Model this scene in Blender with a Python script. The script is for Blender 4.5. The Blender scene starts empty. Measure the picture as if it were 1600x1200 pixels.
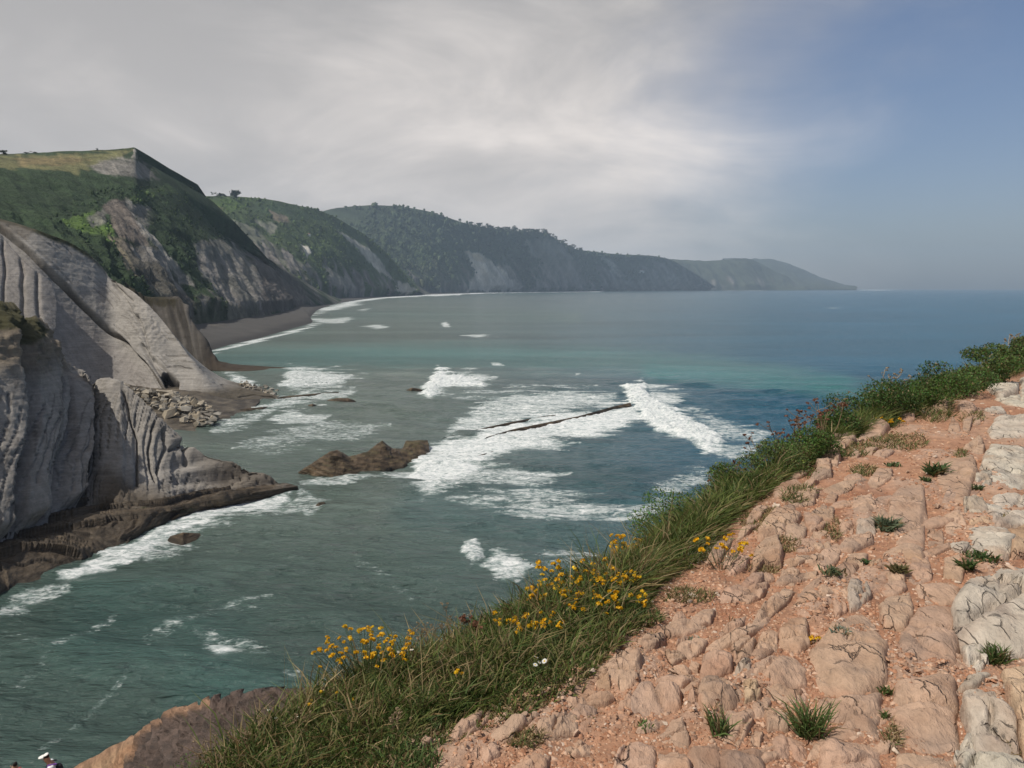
import bpy, math, random
import numpy as np
from mathutils import Vector

random.seed(7)
rng = np.random.default_rng(7)
scene = bpy.context.scene
C = scene.collection

# ------------------------------------------------------------------ camera
F, CX, CY = 1256.0, 800.0, 600.0           # focal length in pixels of a 1600 px wide picture
CAMZ = 32.0                                # eye height above the sea
PITCH = math.atan((600 - 449.5) / F)
cam_d = bpy.data.cameras.new('camera'); cam = bpy.data.objects.new('camera', cam_d); C.objects.link(cam)
cam_d.sensor_width = 36.0; cam_d.lens = 36.0 * F / 1600.0
cam_d.clip_start = 0.05; cam_d.clip_end = 60000
cam.location = (0, 0, CAMZ); cam.rotation_euler = (math.pi / 2 - PITCH, 0, 0)
scene.camera = cam

# ------------------------------------------------------------------ light, sky, exposure
SUN_EL, SUN_AZ = math.radians(57), math.radians(-117)      # azimuth from +Y towards +X
sd = Vector((math.sin(SUN_AZ) * math.cos(SUN_EL), math.cos(SUN_AZ) * math.cos(SUN_EL), math.sin(SUN_EL)))
sun_d = bpy.data.lights.new('sun', 'SUN'); sun = bpy.data.objects.new('sun', sun_d); C.objects.link(sun)
sun_d.energy = 3.9; sun_d.angle = math.radians(0.6); sun_d.color = (1.0, 0.94, 0.85)
sun.rotation_euler = sd.to_track_quat('Z', 'Y').to_euler(); sun.location = (-40, 0, 90)

vs = scene.view_settings
vs.view_transform = 'Standard'; vs.look = 'None'; vs.gamma = 1.0; vs.use_curve_mapping = False
vs.exposure = 0.0
scene.cycles.volume_bounces = 0
scene.cycles.max_bounces = 4; scene.cycles.caustics_reflective = False; scene.cycles.caustics_refractive = False
scene.cycles.transparent_max_bounces = 8
scene.cycles.use_denoising = True

# ---- node helpers
class X:
    """a node socket with arithmetic"""
    def __init__(s, nt, sock): s.nt, s.s = nt, sock
    def _m(s, op, *o):
        n = s.nt.nodes.new('ShaderNodeMath'); n.operation = op
        for i, v in enumerate((s,) + o):
            if isinstance(v, X): s.nt.links.new(v.s, n.inputs[i])
            else: n.inputs[i].default_value = v
        return X(s.nt, n.outputs[0])
    def __add__(s, o): return s._m('ADD', o)
    __radd__ = __add__
    def __mul__(s, o): return s._m('MULTIPLY', o)
    __rmul__ = __mul__
    def __sub__(s, o): return s._m('SUBTRACT', o)
    def __rsub__(s, o): return (s * -1.0) + o
    def __truediv__(s, o): return s._m('DIVIDE', o)
    def p(s, o): return s._m('POWER', o)
    def mx(s, o): return s._m('MAXIMUM', o)
    def mn(s, o): return s._m('MINIMUM', o)
    def ab(s): return s._m('ABSOLUTE')
    def step(s, a, b, x=0.0, y=1.0):
        n = s.nt.nodes.new('ShaderNodeMapRange'); n.interpolation_type = 'SMOOTHSTEP'
        s.nt.links.new(s.s, n.inputs[0])
        n.inputs[1].default_value, n.inputs[2].default_value = a, b
        n.inputs[3].default_value, n.inputs[4].default_value = x, y
        return X(s.nt, n.outputs[0])

def setin(nt, n, **kw):
    for k, v in kw.items():
        k = k.replace('_', ' ')
        i = n.inputs[k]
        if isinstance(v, X): nt.links.new(v.s, i)
        elif hasattr(v, 'is_output'): nt.links.new(v, i)
        else: i.default_value = v
    return n
def noise(nt, vec, scale, detail=4.0, rough=0.55, dist=0.0, col=False):
    n = nt.nodes.new('ShaderNodeTexNoise')
    setin(nt, n, Scale=scale, Detail=detail, Roughness=rough, Distortion=dist)
    if vec is not None: nt.links.new(vec, n.inputs['Vector'])
    return X(nt, n.outputs['Color' if col else 'Fac'])
def mapv(nt, vec, scale=(1, 1, 1), rot=(0, 0, 0), loc=(0, 0, 0)):
    n = nt.nodes.new('ShaderNodeMapping'); nt.links.new(vec, n.inputs[0])
    n.inputs['Scale'].default_value = scale; n.inputs['Rotation'].default_value = rot; n.inputs['Location'].default_value = loc
    return n.outputs[0]
def mixc(nt, fac, a, b, mode='MIX'):
    n = nt.nodes.new('ShaderNodeMix'); n.data_type = 'RGBA'; n.blend_type = mode
    for i, v in ((0, fac), (6, a), (7, b)):
        if isinstance(v, X): nt.links.new(v.s, n.inputs[i])
        elif isinstance(v, (tuple, list)): n.inputs[i].default_value = tuple(v) + ((1,) if len(v) == 3 else ())
        elif hasattr(v, 'is_output'): nt.links.new(v, n.inputs[i])
        else: n.inputs[i].default_value = v
    return X(nt, n.outputs[2])

# ---- world: clear Nishita sky with a bank of cloud over the land (left), open over the sea (right)
world = bpy.data.worlds.new('World'); scene.world = world; world.use_nodes = True
nt = world.node_tree; nt.nodes.clear()
sky = nt.nodes.new('ShaderNodeTexSky'); sky.sky_type = 'NISHITA'; sky.sun_disc = False
sky.sun_elevation = SUN_EL; sky.sun_rotation = SUN_AZ
sky.air_density = 1.0; sky.dust_density = 1.2; sky.ozone_density = 1.5
tc = nt.nodes.new('ShaderNodeTexCoord'); d0 = tc.outputs['Generated']
sp = nt.nodes.new('ShaderNodeSeparateXYZ'); nt.links.new(d0, sp.inputs[0])
dx, dy, dz = (X(nt, sp.outputs[i]) for i in range(3))
den = dz.mx(0.0) + 0.22
cb = nt.nodes.new('ShaderNodeCombineXYZ')
nt.links.new((dx / den).s, cb.inputs[0]); nt.links.new((dy / den).s, cb.inputs[1]); nt.links.new((dz * 2.0).s, cb.inputs[2])
cv = cb.outputs[0]
nA = noise(nt, mapv(nt, d0, (1.6, 1.6, 3.2), loc=(3.1, 1.7, 0)), 1.0, 5, 0.55, 0.3)
nB = noise(nt, mapv(nt, d0, (3.6, 3.6, 8.5), loc=(7.3, 2.2, 0), rot=(0, .12, 0)), 1.0, 7, 0.58, 0.5)
nC = noise(nt, mapv(nt, d0, (1.5, 1.5, 4.2), loc=(0.9, 4.6, .35), rot=(0, -.15, 0)), 1.0, 4, 0.5, 0.4)
edge = dx * -1.0 + dz * 0.10 + (nA - 0.5) * 0.70 + (nB - 0.5) * 0.34
cov = edge.step(-0.46, 0.02)
shade = (nC * 0.52 + nB * 0.48 + (0.17 - dz) * 0.85 + dx * 0.10).step(0.33, 0.66)
cloud = mixc(nt, shade, (5.7, 5.35, 5.12), (11.2, 10.2, 9.4))
topd = dz.step(0.14, 0.42)
cloud = mixc(nt, topd, cloud, mixc(nt, 1.0, cloud, (0.72, 0.74, 0.76), 'MULTIPLY'))
skyc = mixc(nt, 1.0, sky.outputs[0], (0.80, 0.80, 0.90), 'MULTIPLY')
wcol = mixc(nt, cov * 0.97, skyc, cloud)
bg = nt.nodes.new('ShaderNodeBackground'); nt.links.new(wcol.s, bg.inputs[0]); bg.inputs[1].default_value = 0.1
wo = nt.nodes.new('ShaderNodeOutputWorld'); nt.links.new(bg.outputs[0], wo.inputs[0])

# ------------------------------------------------------------------ picture <-> place
cp, sn = math.cos(PITCH), math.sin(PITCH)
def ray(px, py):
    u, v = (px - CX) / F, (CY - py) / F
    return np.array((u, cp + v * sn, -sn + v * cp))
def at(px, py, Y):
    d = ray(px, py); return np.array((0, 0, CAMZ)) + d * (Y / d[1])
def on(px, py, z=0.0):
    d = ray(px, py); return np.array((0, 0, CAMZ)) + d * ((z - CAMZ) / d[2])
def proj(V):
    x, y, z = V[:, 0], V[:, 1], V[:, 2] - CAMZ
    dep = np.maximum(y * cp - z * sn, 0.01); up = y * sn + z * cp
    return CX + F * x / dep, CY - F * up / dep

# ------------------------------------------------------------------ numpy noise
_perm = np.random.default_rng(3).permutation(256); _perm = np.concatenate([_perm, _perm, _perm])
_grad = np.random.default_rng(4).normal(size=(256, 3)); _grad /= np.linalg.norm(_grad, axis=1)[:, None]
def perlin(P):
    P = np.asarray(P, float); I = np.floor(P).astype(int); f = P - I; I &= 255
    u = f * f * f * (f * (f * 6 - 15) + 10); out = 0
    for a in (0, 1):
        wx = u[:, 0] if a else 1 - u[:, 0]
        for b in (0, 1):
            wy = u[:, 1] if b else 1 - u[:, 1]
            for c in (0, 1):
                wz = u[:, 2] if c else 1 - u[:, 2]
                g = _grad[_perm[_perm[_perm[I[:, 0] + a] + I[:, 1] + b] + I[:, 2] + c] & 255]
                out = out + wx * wy * wz * (g[:, 0] * (f[:, 0] - a) + g[:, 1] * (f[:, 1] - b) + g[:, 2] * (f[:, 2] - c))
    return out * 1.6
def fbm(P, scale=1.0, oct=4, gain=0.5, ridged=False, off=0.0):
    P = np.asarray(P, float) * scale + off; a, s, t = 1.0, 0, 0
    for k in range(oct):
        n = perlin(P * (2.03 ** k) + 17.3 * k)
        s = s + a * ((1 - 2 * np.abs(n)) if ridged else n); t += a; a *= gain
    return s / t
def sstep(x, a, b):
    t = np.clip((x - a) / (b - a), 0, 1); return t * t * (3 - 2 * t)
def polydist(x, y, poly):
    """signed distance to a polygon, positive inside"""
    poly = np.asarray(poly, float); d = np.full(x.shape, 1e9); ins = np.zeros(x.shape, bool)
    for (x0, y0), (x1, y1) in zip(poly, np.roll(poly, -1, 0)):
        ex, ey = x1 - x0, y1 - y0
        t = np.clip(((x - x0) * ex + (y - y0) * ey) / (ex * ex + ey * ey + 1e-12), 0, 1)
        d = np.minimum(d, (x - x0 - t * ex) ** 2 + (y - y0 - t * ey) ** 2)
        if y0 != y1:
            c = (y0 > y) != (y1 > y); ins ^= c & (x < (x1 - x0) * (y - y0) / (y1 - y0) + x0)
    d = np.sqrt(d); return np.where(ins, d, -d)
def linedist(x, y, pts):
    d = np.full(x.shape, 1e9)
    for (x0, y0), (x1, y1) in zip(pts[:-1], pts[1:]):
        ex, ey = x1 - x0, y1 - y0
        t = np.clip(((x - x0) * ex + (y - y0) * ey) / (ex * ex + ey * ey + 1e-12), 0, 1)
        d = np.minimum(d, (x - x0 - t * ex) ** 2 + (y - y0 - t * ey) ** 2)
    return np.sqrt(d)

# ------------------------------------------------------------------ mesh helpers
def mesh(name, V, faces, mat=None, parent=None, col=None, smooth=True, attrs=None, **props):
    V = np.asarray(V, np.float32); me = bpy.data.meshes.new(name)
    if isinstance(faces, np.ndarray):
        n, k = faces.shape; loops = faces.ravel(); starts = np.arange(n) * k
    else:
        loops = np.concatenate([np.asarray(f) for f in faces]); ln = np.array([len(f) for f in faces])
        starts = np.concatenate([[0], np.cumsum(ln)[:-1]]); n = len(faces)
    me.vertices.add(len(V)); me.vertices.foreach_set('co', V.ravel())
    me.loops.add(len(loops)); me.loops.foreach_set('vertex_index', loops.astype(np.int32))
    me.polygons.add(n); me.polygons.foreach_set('loop_start', starts.astype(np.int32))
    me.update(calc_edges=True); me.validate()
    if smooth: me.polygons.foreach_set('use_smooth', np.ones(len(me.polygons), bool))
    if col is not None:
        a = me.color_attributes.new('Col', 'FLOAT_COLOR', 'POINT')
        c = np.ones((len(V), 4), np.float32); c[:, :3] = np.asarray(col, np.float32); a.data.foreach_set('color', c.ravel())
    for k, v in (attrs or {}).items():
        a = me.attributes.new(k, 'FLOAT', 'POINT'); a.data.foreach_set('value', np.asarray(v, np.float32))
    if mat: me.materials.append(mat)
    o = bpy.data.objects.new(name, me); C.objects.link(o)
    if parent: o.parent = parent
    for k, v in props.items(): o[k] = v
    return o
def empty(name, loc, label=None, category=None, group=None):
    o = bpy.data.objects.new(name, None); C.objects.link(o); o.location = loc; o.empty_display_size = 0.1
    if label: o['label'] = label
    if category: o['category'] = category
    if group: o['group'] = group
    return o
def grid_faces(nr, nc, wrap=False):
    i = np.arange(nr - 1)[:, None]; j = np.arange(nc if wrap else nc - 1)[None]
    j2 = (j + 1) % nc
    return np.stack([i * nc + j, i * nc + j2, (i + 1) * nc + j2, (i + 1) * nc + j], -1).reshape(-1, 4)
def spline(P, n, uni=True):
    """Catmull-Rom through control points"""
    P = np.asarray(P, float); k = len(P)
    t = np.linspace(0, k - 1, n); i = np.clip(t.astype(int), 0, k - 2); f = (t - i)[:, None]
    g = lambda a: P[np.clip(a, 0, k - 1)]
    p0, p1, p2, p3 = g(i - 1), g(i), g(i + 1), g(i + 2)
    return 0.5 * (2 * p1 + (p2 - p0) * f + (2 * p0 - 5 * p1 + 4 * p2 - p3) * f ** 2 + (3 * p1 - p0 - 3 * p2 + p3) * f ** 3)
def normals(G):
    du = np.gradient(G, axis=1); dv = np.gradient(G, axis=0)
    n = np.cross(du, dv); n /= np.linalg.norm(n, axis=2)[..., None] + 1e-9
    return n
def loft(rails, ns, nts):
    """surface through rails (each with the same number of control points); nts = rows between rails"""
    R = [spline(r, ns) for r in rails]; rows = []
    for a, b, n in zip(R[:-1], R[1:], nts):
        for t in np.linspace(0, 1, n, endpoint=False): rows.append(a * (1 - t) + b * t)
    rows.append(R[-1]); return np.array(rows)
def relief(name, G, disp, colf, mat, flip=None, parent=None, **props):
    """displace a grid along its normals and colour it"""
    nr, nc = G.shape[:2]; N = normals(G); V = G.reshape(-1, 3)
    if ((np.array((0, 0, CAMZ)) - V) * N.reshape(-1, 3)).sum(1).mean() < 0: N = -N
    px, py = proj(V); T, S = np.meshgrid(np.linspace(0, 1, nr), np.linspace(0, 1, nc), indexing='ij')
    d = disp(V, px, py, S.ravel(), T.ravel())
    V2 = V + N.reshape(-1, 3) * np.asarray(d).reshape(-1, 1)
    N2 = normals(V2.reshape(nr, nc, 3)).reshape(-1, 3)
    if ((np.array((0, 0, CAMZ)) - V2) * N2).sum(1).mean() < 0: N2 = -N2; 
    col = colf(V2, px, py, S.ravel(), T.ravel(), N2)
    return mesh(name, V2, grid_faces(nr, nc), mat, parent, np.clip(col, 0.004, 0.95), **props)
def lerp(a, b, f):
    f = np.asarray(f)[..., None]; return np.asarray(a) * (1 - f) + np.asarray(b) * f

# ------------------------------------------------------------------ materials
def new_mat(name):
    m = bpy.data.materials.new(name); m.use_nodes = True; nt = m.node_tree; nt.nodes.clear()
    out = nt.nodes.new('ShaderNodeOutputMaterial'); return m, nt, out
def attr(nt, name):
    n = nt.nodes.new('ShaderNodeAttribute'); n.attribute_name = name; return n
def bump(nt, h, strength, dist, prev=None):
    n = nt.nodes.new('ShaderNodeBump'); setin(nt, n, Strength=strength, Distance=dist, Height=h)
    if prev is not None: nt.links.new(prev, n.inputs['Normal'])
    return n.outputs[0]
def ground_mat(name, scale, amt=0.35, bscale=None, bdist=0.2, bstr=0.6, rough=0.9, stretch=(1, 1, 1), rot=(0, 0, 0), spots=0.0, crack=0.0, strata=None):
    """vertex colour broken up by noise, with relief; scale in features per metre"""
    m, nt, out = new_mat(name)
    tc = nt.nodes.new('ShaderNodeTexCoord'); v = mapv(nt, tc.outputs['Object'], stretch, rot)
    a = noise(nt, v, scale, 6, 0.6); b = noise(nt, v, scale * 5.3, 5, 0.65)
    c = attr(nt, 'Col').outputs['Color']
    f = (a * 0.6 + b * 0.4).step(0.28, 0.72, 1 - amt, 1 + amt)
    cc = nt.nodes.new('ShaderNodeCombineXYZ')
    for i in range(3): nt.links.new(f.s, cc.inputs[i])
    col = mixc(nt, 1.0, c, cc.outputs[0], 'MULTIPLY')
    if spots:
        s1 = noise(nt, v, scale * 2.1, 6, 0.7, 0.5).step(0.56, 0.70); s2 = noise(nt, v, scale * 0.6, 3, 0.5).step(0.42, 0.6)
        col = mixc(nt, s1 * s2 * spots, col, (0.055, 0.05, 0.045))
    h = a * 0.55 + b * 0.45
    if strata:
        sv_ = mapv(nt, tc.outputs['Object'], strata[1], strata[0]); s3 = noise(nt, sv_, 1.0, 5, 0.7, 0.25)
        f3 = s3.step(0.36, 0.62, 1 - strata[2], 1 + strata[2] * .6); c3 = nt.nodes.new('ShaderNodeCombineXYZ')
        for i in range(3): nt.links.new(f3.s, c3.inputs[i])
        col = mixc(nt, 1.0, col, c3.outputs[0], 'MULTIPLY'); h = h * .8 + s3 * (strata[2] * 2.2)
    if crack:
        vo = nt.nodes.new('ShaderNodeTexVoronoi'); vo.feature = 'DISTANCE_TO_EDGE'
        wv = noise(nt, v, scale * 0.9, 4, 0.6, col=True)
        ad = nt.nodes.new('ShaderNodeVectorMath'); ad.operation = 'MULTIPLY_ADD'
        nt.links.new(wv.s, ad.inputs[0]); ad.inputs[1].default_value = (crack * .5,) * 3; nt.links.new(v, ad.inputs[2])
        nt.links.new(ad.outputs[0], vo.inputs['Vector']); vo.inputs['Scale'].default_value = 1.0 / crack
        ck = X(nt, vo.outputs['Distance']).step(0.0, 0.03)
        gate = noise(nt, v, 0.7 / crack, 2).step(0.48, 0.58)
        ck = 1.0 - (1.0 - ck) * gate
        h = h + ck * 0.7
        col = mixc(nt, (1.0 - ck) * 0.2, col, (0.10, 0.065, 0.045))
    p = nt.nodes.new('ShaderNodeBsdfPrincipled')
    setin(nt, p, Base_Color=col, Roughness=rough, Normal=bump(nt, h, bstr, bdist)); p.inputs['Specular IOR Level'].default_value = 0.25
    nt.links.new(p.outputs[0], out.inputs[0]); return m
def plain(name, c, rough=0.8, spec=0.3, var=0.25, scale=20):
    m, nt, out = new_mat(name); tc = nt.nodes.new('ShaderNodeTexCoord')
    a = noise(nt, tc.outputs['Object'], scale, 4)
    col = mixc(nt, a, tuple(x * (1 - var) for x in c), tuple(min(1, x * (1 + var)) for x in c))
    p = nt.nodes.new('ShaderNodeBsdfPrincipled'); setin(nt, p, Base_Color=col, Roughness=rough); p.inputs['Specular IOR Level'].default_value = spec
    nt.links.new(p.outputs[0], out.inputs[0]); return m
def leaf_mat(name, trans=0.3, rough=0.6):
    m, nt, out = new_mat(name); c = attr(nt, 'Col').outputs['Color']
    p = nt.nodes.new('ShaderNodeBsdfPrincipled'); setin(nt, p, Base_Color=c, Roughness=rough); p.inputs['Specular IOR Level'].default_value = 0.25
    t = nt.nodes.new('ShaderNodeBsdfTranslucent'); nt.links.new(c, t.inputs[0])
    mx = nt.nodes.new('ShaderNodeMixShader'); mx.inputs[0].default_value = trans
    nt.links.new(p.outputs[0], mx.inputs[1]); nt.links.new(t.outputs[0], mx.inputs[2]); nt.links.new(mx.outputs[0], out.inputs[0]); return m

M_cliff = ground_mat('limestone', 0.5, 0.24, bdist=0.4, bstr=0.8, stretch=(1, 1, 0.45), strata=((.5, .42, .2), (.16, .16, 3.4), .13))
M_shelf = ground_mat('wet_flysch', 0.6, 0.35, bdist=0.4, bstr=0.8, rough=0.55, strata=((.5, .5, .3), (.25, .25, 3.5), .35))
M_hill = ground_mat('hillside', 0.07, 0.45, bdist=6.0, bstr=1.0)
M_far = ground_mat('far_hillside', 0.014, 0.42, bdist=16.0, bstr=0.9)
M_beach = ground_mat('dark_shingle', 0.08, 0.18, bdist=0.5, bstr=0.4)
M_spur = ground_mat('spur_rock', 3.2, 0.34, bdist=0.25, bstr=1.0, strata=((.6, .6, .5), (.6, .6, 6.0), .3))
M_bould = ground_mat('boulder_rock', 0.9, 0.25, bdist=0.15, bstr=0.5)
M_pink = ground_mat('pink_limestone', 7.0, 0.26, bdist=0.035, bstr=1.0, spots=0.5, crack=0.20, stretch=(1.6, .7, 1), rot=(0, 0, .5))
M_white = ground_mat('white_limestone', 6.0, 0.28, bdist=0.035, bstr=1.0, spots=0.95, crack=0.15, stretch=(1.5, .75, 1), rot=(0, 0, .4))
M_soil = ground_mat('red_soil', 14.0, 0.35, bdist=0.02, bstr=0.9)
M_gravel = ground_mat('gravel_stone', 40.0, 0.25, bdist=0.004, bstr=0.4)
M_leaf = leaf_mat('foliage', 0.28)
M_petal = leaf_mat('petals', 0.25, 0.55)

# ================================================================== THE SEA
def axis(a, b, step, lo, hi, grow=1.09):
    core = list(np.arange(a, b + 1e-6, step)); s, x = step, a; left = []
    while x > lo: s *= grow; x -= s; left.append(max(x, lo))
    s, x = step, core[-1]; right = []
    while x < hi: s *= grow; x += s; right.append(min(x, hi))
    return np.array(left[::-1] + core + right)
gx = axis(-82, 118, 0.42, -15000, 15000, 1.075)
gy = axis(44, 240, 0.42, -3000, 15000, 1.05)
XX, YY = np.meshgrid(gx, gy); SX = np.gradient(gx)[None, :] + 0 * YY; SY = np.gradient(gy)[:, None] + 0 * XX
x, y = XX.ravel(), YY.ravel(); sp_ = np.maximum(SX, SY).ravel()
ZW = np.zeros_like(x); r2 = np.random.default_rng(11)
swell = 0.7 + 0.5 * fbm(np.stack([x, y, 0 * x], 1), 0.02, 2)
for k in range(34):
    lam = 1.7 * (1.085 ** k); th = r2.normal(0.12, 0.42); ph = r2.uniform(0, 6.28)
    kx, ky = math.sin(th) * 6.2832 / lam, math.cos(th) * 6.2832 / lam
    amp = 0.0115 * lam ** 0.85 * np.clip(lam / (2.6 * sp_) - 1, 0, 1)
    if np.max(amp) <= 0: continue
    q = np.sin(kx * x + ky * y + ph + 0.5 * np.sin(0.07 * x + k) + 0.4 * np.sin(0.05 * y + 2 * k))
    ZW += amp * (q + 0.25 * q * q)
ZW *= swell
px, py = proj(np.stack([x, y, 0 * x], 1)); vis = y > 8
px = np.where(vis, px, -9e3); py = np.where(vis, py, 9e3)
wob = fbm(np.stack([x * .35, y, 0 * x], 1), 0.09, 4) ; wob2 = fbm(np.stack([x * .4, y, 0 * x], 1), 0.35, 3)
foam = np.zeros_like(x); lift = np.zeros_like(x)
def in_box(pts, m):
    pts = np.asarray(pts); return np.nonzero((px > pts[:, 0].min() - m) & (px < pts[:, 0].max() + m) & (py > pts[:, 1].min() - m) & (py < pts[:, 1].max() + m))[0]
FOAM = [  # outline, strength, softness (px), lift (m)
    ([(634, 748), (650, 716), (700, 690), (780, 664), (850, 648), (930, 638), (985, 630), (1008, 648), (960, 672), (880, 690), (800, 702), (770, 716), (705, 750), (672, 768)], 1.0, 14, .35),
    ([(735, 640), (800, 613), (880, 612), (960, 622), (965, 640), (860, 655), (770, 672), (690, 690), (700, 668)], .74, 16, .1),
    ([(973, 606), (1000, 598), (1020, 622), (1062, 645), (1100, 668), (1143, 698), (1105, 706), (1068, 686), (1030, 672), (1005, 655), (985, 632)], 1.05, 8, 1.0),
    ([(1015, 606), (1080, 618), (1050, 634), (1010, 628)], .75, 8, .2), ([(1070, 640), (1130, 650), (1200, 682), (1190, 700), (1130, 692)], .55, 14, .1),
    ([(438, 604), (452, 572), (500, 577), (575, 588), (530, 600), (455, 612)], .8, 10, .6), ([(420, 622), (470, 612), (550, 612), (500, 628), (430, 634)], .66, 8, .1),
    ([(655, 612), (685, 574), (702, 582), (775, 590), (750, 600), (705, 606), (672, 622)], 1.0, 7, .9), ([(690, 618), (770, 612), (790, 622), (720, 630)], .62, 8, .1),
    ([(416, 655), (450, 643), (515, 650), (500, 660), (440, 662)], .7, 7, .1), ([(370, 705), (430, 676), (520, 662), (610, 668), (560, 690), (440, 698)], .48, 12, 0),
    ([(690, 775), (790, 766), (830, 762), (900, 772), (960, 786), (1030, 780), (1010, 820), (900, 812), (800, 808), (730, 802)], .60, 18, 0),
    ([(640, 750), (720, 742), (800, 732), (890, 742), (840, 762), (740, 758), (690, 772), (660, 778)], .68, 12, .1),
    ([(960, 800), (1060, 740), (1120, 740), (1040, 800)], .52, 20, 0), ([(1100, 700), (1180, 690), (1180, 720), (1120, 716)], .6, 14, 0),
    ([(80, 912), (150, 872), (215, 842), (320, 795), (470, 764), (430, 792), (300, 826), (240, 854), (200, 884), (120, 908)], .86, 8, .15),
    ([(200, 852), (300, 808), (470, 775), (520, 775), (480, 800), (330, 830), (230, 880)], .50, 16, 0),
    ([(725, 850), (742, 846), (752, 876), (735, 884)], .85, 7, .4), ([(755, 886), (780, 866), (845, 888), (815, 912), (775, 908)], .82, 11, .4),
    ([(830, 880), (900, 850), (940, 870), (860, 900)], .5, 14, 0),
    ([(330, 1014), (356, 1012), (358, 1020), (338, 1024)], .9, 4, .1), ([(300, 990), (330, 985), (420, 1020), (340, 1030)], .42, 12, 0),
    ([(350, 582), (375, 586), (412, 606), (380, 608)], .85, 5, .2), ([(330, 665), (420, 640), (440, 636), (400, 660), (330, 678)], .62, 8, 0),
    ([(440, 1050), (470, 1040), (480, 1060), (445, 1065)], .45, 8, 0), ([(0, 945), (60, 918), (110, 905), (110, 925), (30, 960), (0, 962)], .56, 10, 0),
    ([(560, 510), (592, 507), (612, 511), (590, 515)], .75, 2, .1), ([(718, 524), (748, 522), (778, 525), (745, 528)], .75, 2, .1), ([(688, 505), (697, 503), (706, 510), (692, 511)], .8, 2, .1),
    ([(564, 483), (575, 482), (574, 487), (566, 487)], .75, 2, .1), ([(766, 568), (780, 567), (790, 571), (770, 572)], .85, 2, .1), ([(898, 584), (908, 583), (906, 587), (899, 587)], .9, 2, .1),
    ([(1296, 479), (1302, 479), (1302, 482), (1296, 482)], .9, 2, .1), ([(1495, 515), (1506, 513), (1505, 516), (1496, 517)], .9, 2, .1), ([(470, 760), (560, 742), (660, 728), (640, 745), (520, 760)], .66, 8, .1),
]
for pts, s, soft, up in FOAM:
    i = in_box(pts, 40); d = polydist(px[i], py[i], pts) + wob[i] * (soft * 1.6 + 4 * (soft > 3)) + wob2[i] * (soft * .9 + 3 * (soft > 3))
    w = s * sstep(d, -soft, soft * 0.7); foam[i] = np.maximum(foam[i], w)
    lift[i] = np.maximum(lift[i], up * sstep(d, -soft * .3, soft))
STREAK = [([(325, 553), (360, 542), (400, 533), (440, 523), (470, 515), (490, 509), (487, 500), (492, 492), (506, 484), (535, 475), (570, 468), (610, 464), (660, 461), (720, 459)], 2.2, .95),
          ([(495, 486), (520, 482), (560, 474)], 4, .75), ([(488, 500), (520, 502), (545, 500)], 4, .7), ([(700, 459.5), (780, 456.5), (860, 455.5), (940, 455)], 1.5, .9),
          ([(960, 453.8), (1100, 453.6)], 1.0, .9), ([(1120, 452.6), (1170, 453.2), (1192, 453)], 1.3, 1.0), ([(1330, 453.2), (1400, 453.2)], 1.0, .6),
          ([(30, 1075), (60, 1050), (80, 1015), (130, 990), (180, 960)], 7, .34), ([(0, 995), (60, 1000)], 8, .28), ([(230, 1000), (300, 960), (420, 940)], 12, .30),
          ([(470, 770), (500, 790), (480, 800)], 7, .5), ([(380, 640), (440, 632)], 4, .7), ([(60, 1180), (200, 1060)], 7, .28), ([(560, 880), (640, 930)], 9, .28)]
for pts, w0, s in STREAK:
    i = in_box(pts, 40); d = linedist(px[i], py[i], pts)
    foam[i] = np.maximum(foam[i], s * (1 - sstep(d + wob[i] * w0, w0 * .5, w0 * 1.5)))
# water colour: deep blue offshore, grey-green in the bay, turquoise where the bottom is pale
deep, bay = np.array((.012, .085, .140)), np.array((.115, .150, .130))
f = sstep(px + (py - 450) * .15 + 60 * wob, 560, 1350); wc = lerp(bay, deep, f)
wc = lerp(wc, (.050, .086, .075), sstep(py, 690, 950) * (1 - .4 * f))
for pts, w0, s, c in [([(340, 562), (560, 556), (760, 556), (960, 562), (1120, 575), (1240, 592), (1380, 618)], 17, .72, (.078, .195, .185)),
                      ([(1020, 580), (1180, 596), (1320, 602)], 16, .55, (.05, .20, .20)), ([(520, 492), (700, 492), (900, 496)], 8, .5, (.10, .16, .14)),
                      ([(330, 545), (400, 536), (480, 515)], 20, .5, (.11, .16, .14)), ([(360, 640), (480, 690), (520, 740)], 60, .45, (.075, .115, .098)),
                      ([(160, 980), (330, 1010)], 70, .35, (.03, .095, .088)), ([(300, 1110), (440, 1060)], 40, .35, (.03, .10, .09)), ([(960, 775), (660, 790)], 40, .3, (.02, .09, .10))]:
    i = in_box(pts, 120); d = linedist(px[i], py[i], pts) + wob[i] * w0 * .8
    wc[i] = lerp(wc[i], c, s * (1 - sstep(d, w0 * .2, w0 * 1.7)))
lump_ = np.abs(fbm(np.stack([x, y, 0 * x], 1), 0.55, 4))
ZW = ZW * (1 - .5 * np.clip(foam, 0, 1)) + lift * (.45 + 1.5 * lump_) + .12 * foam * wob2
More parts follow.
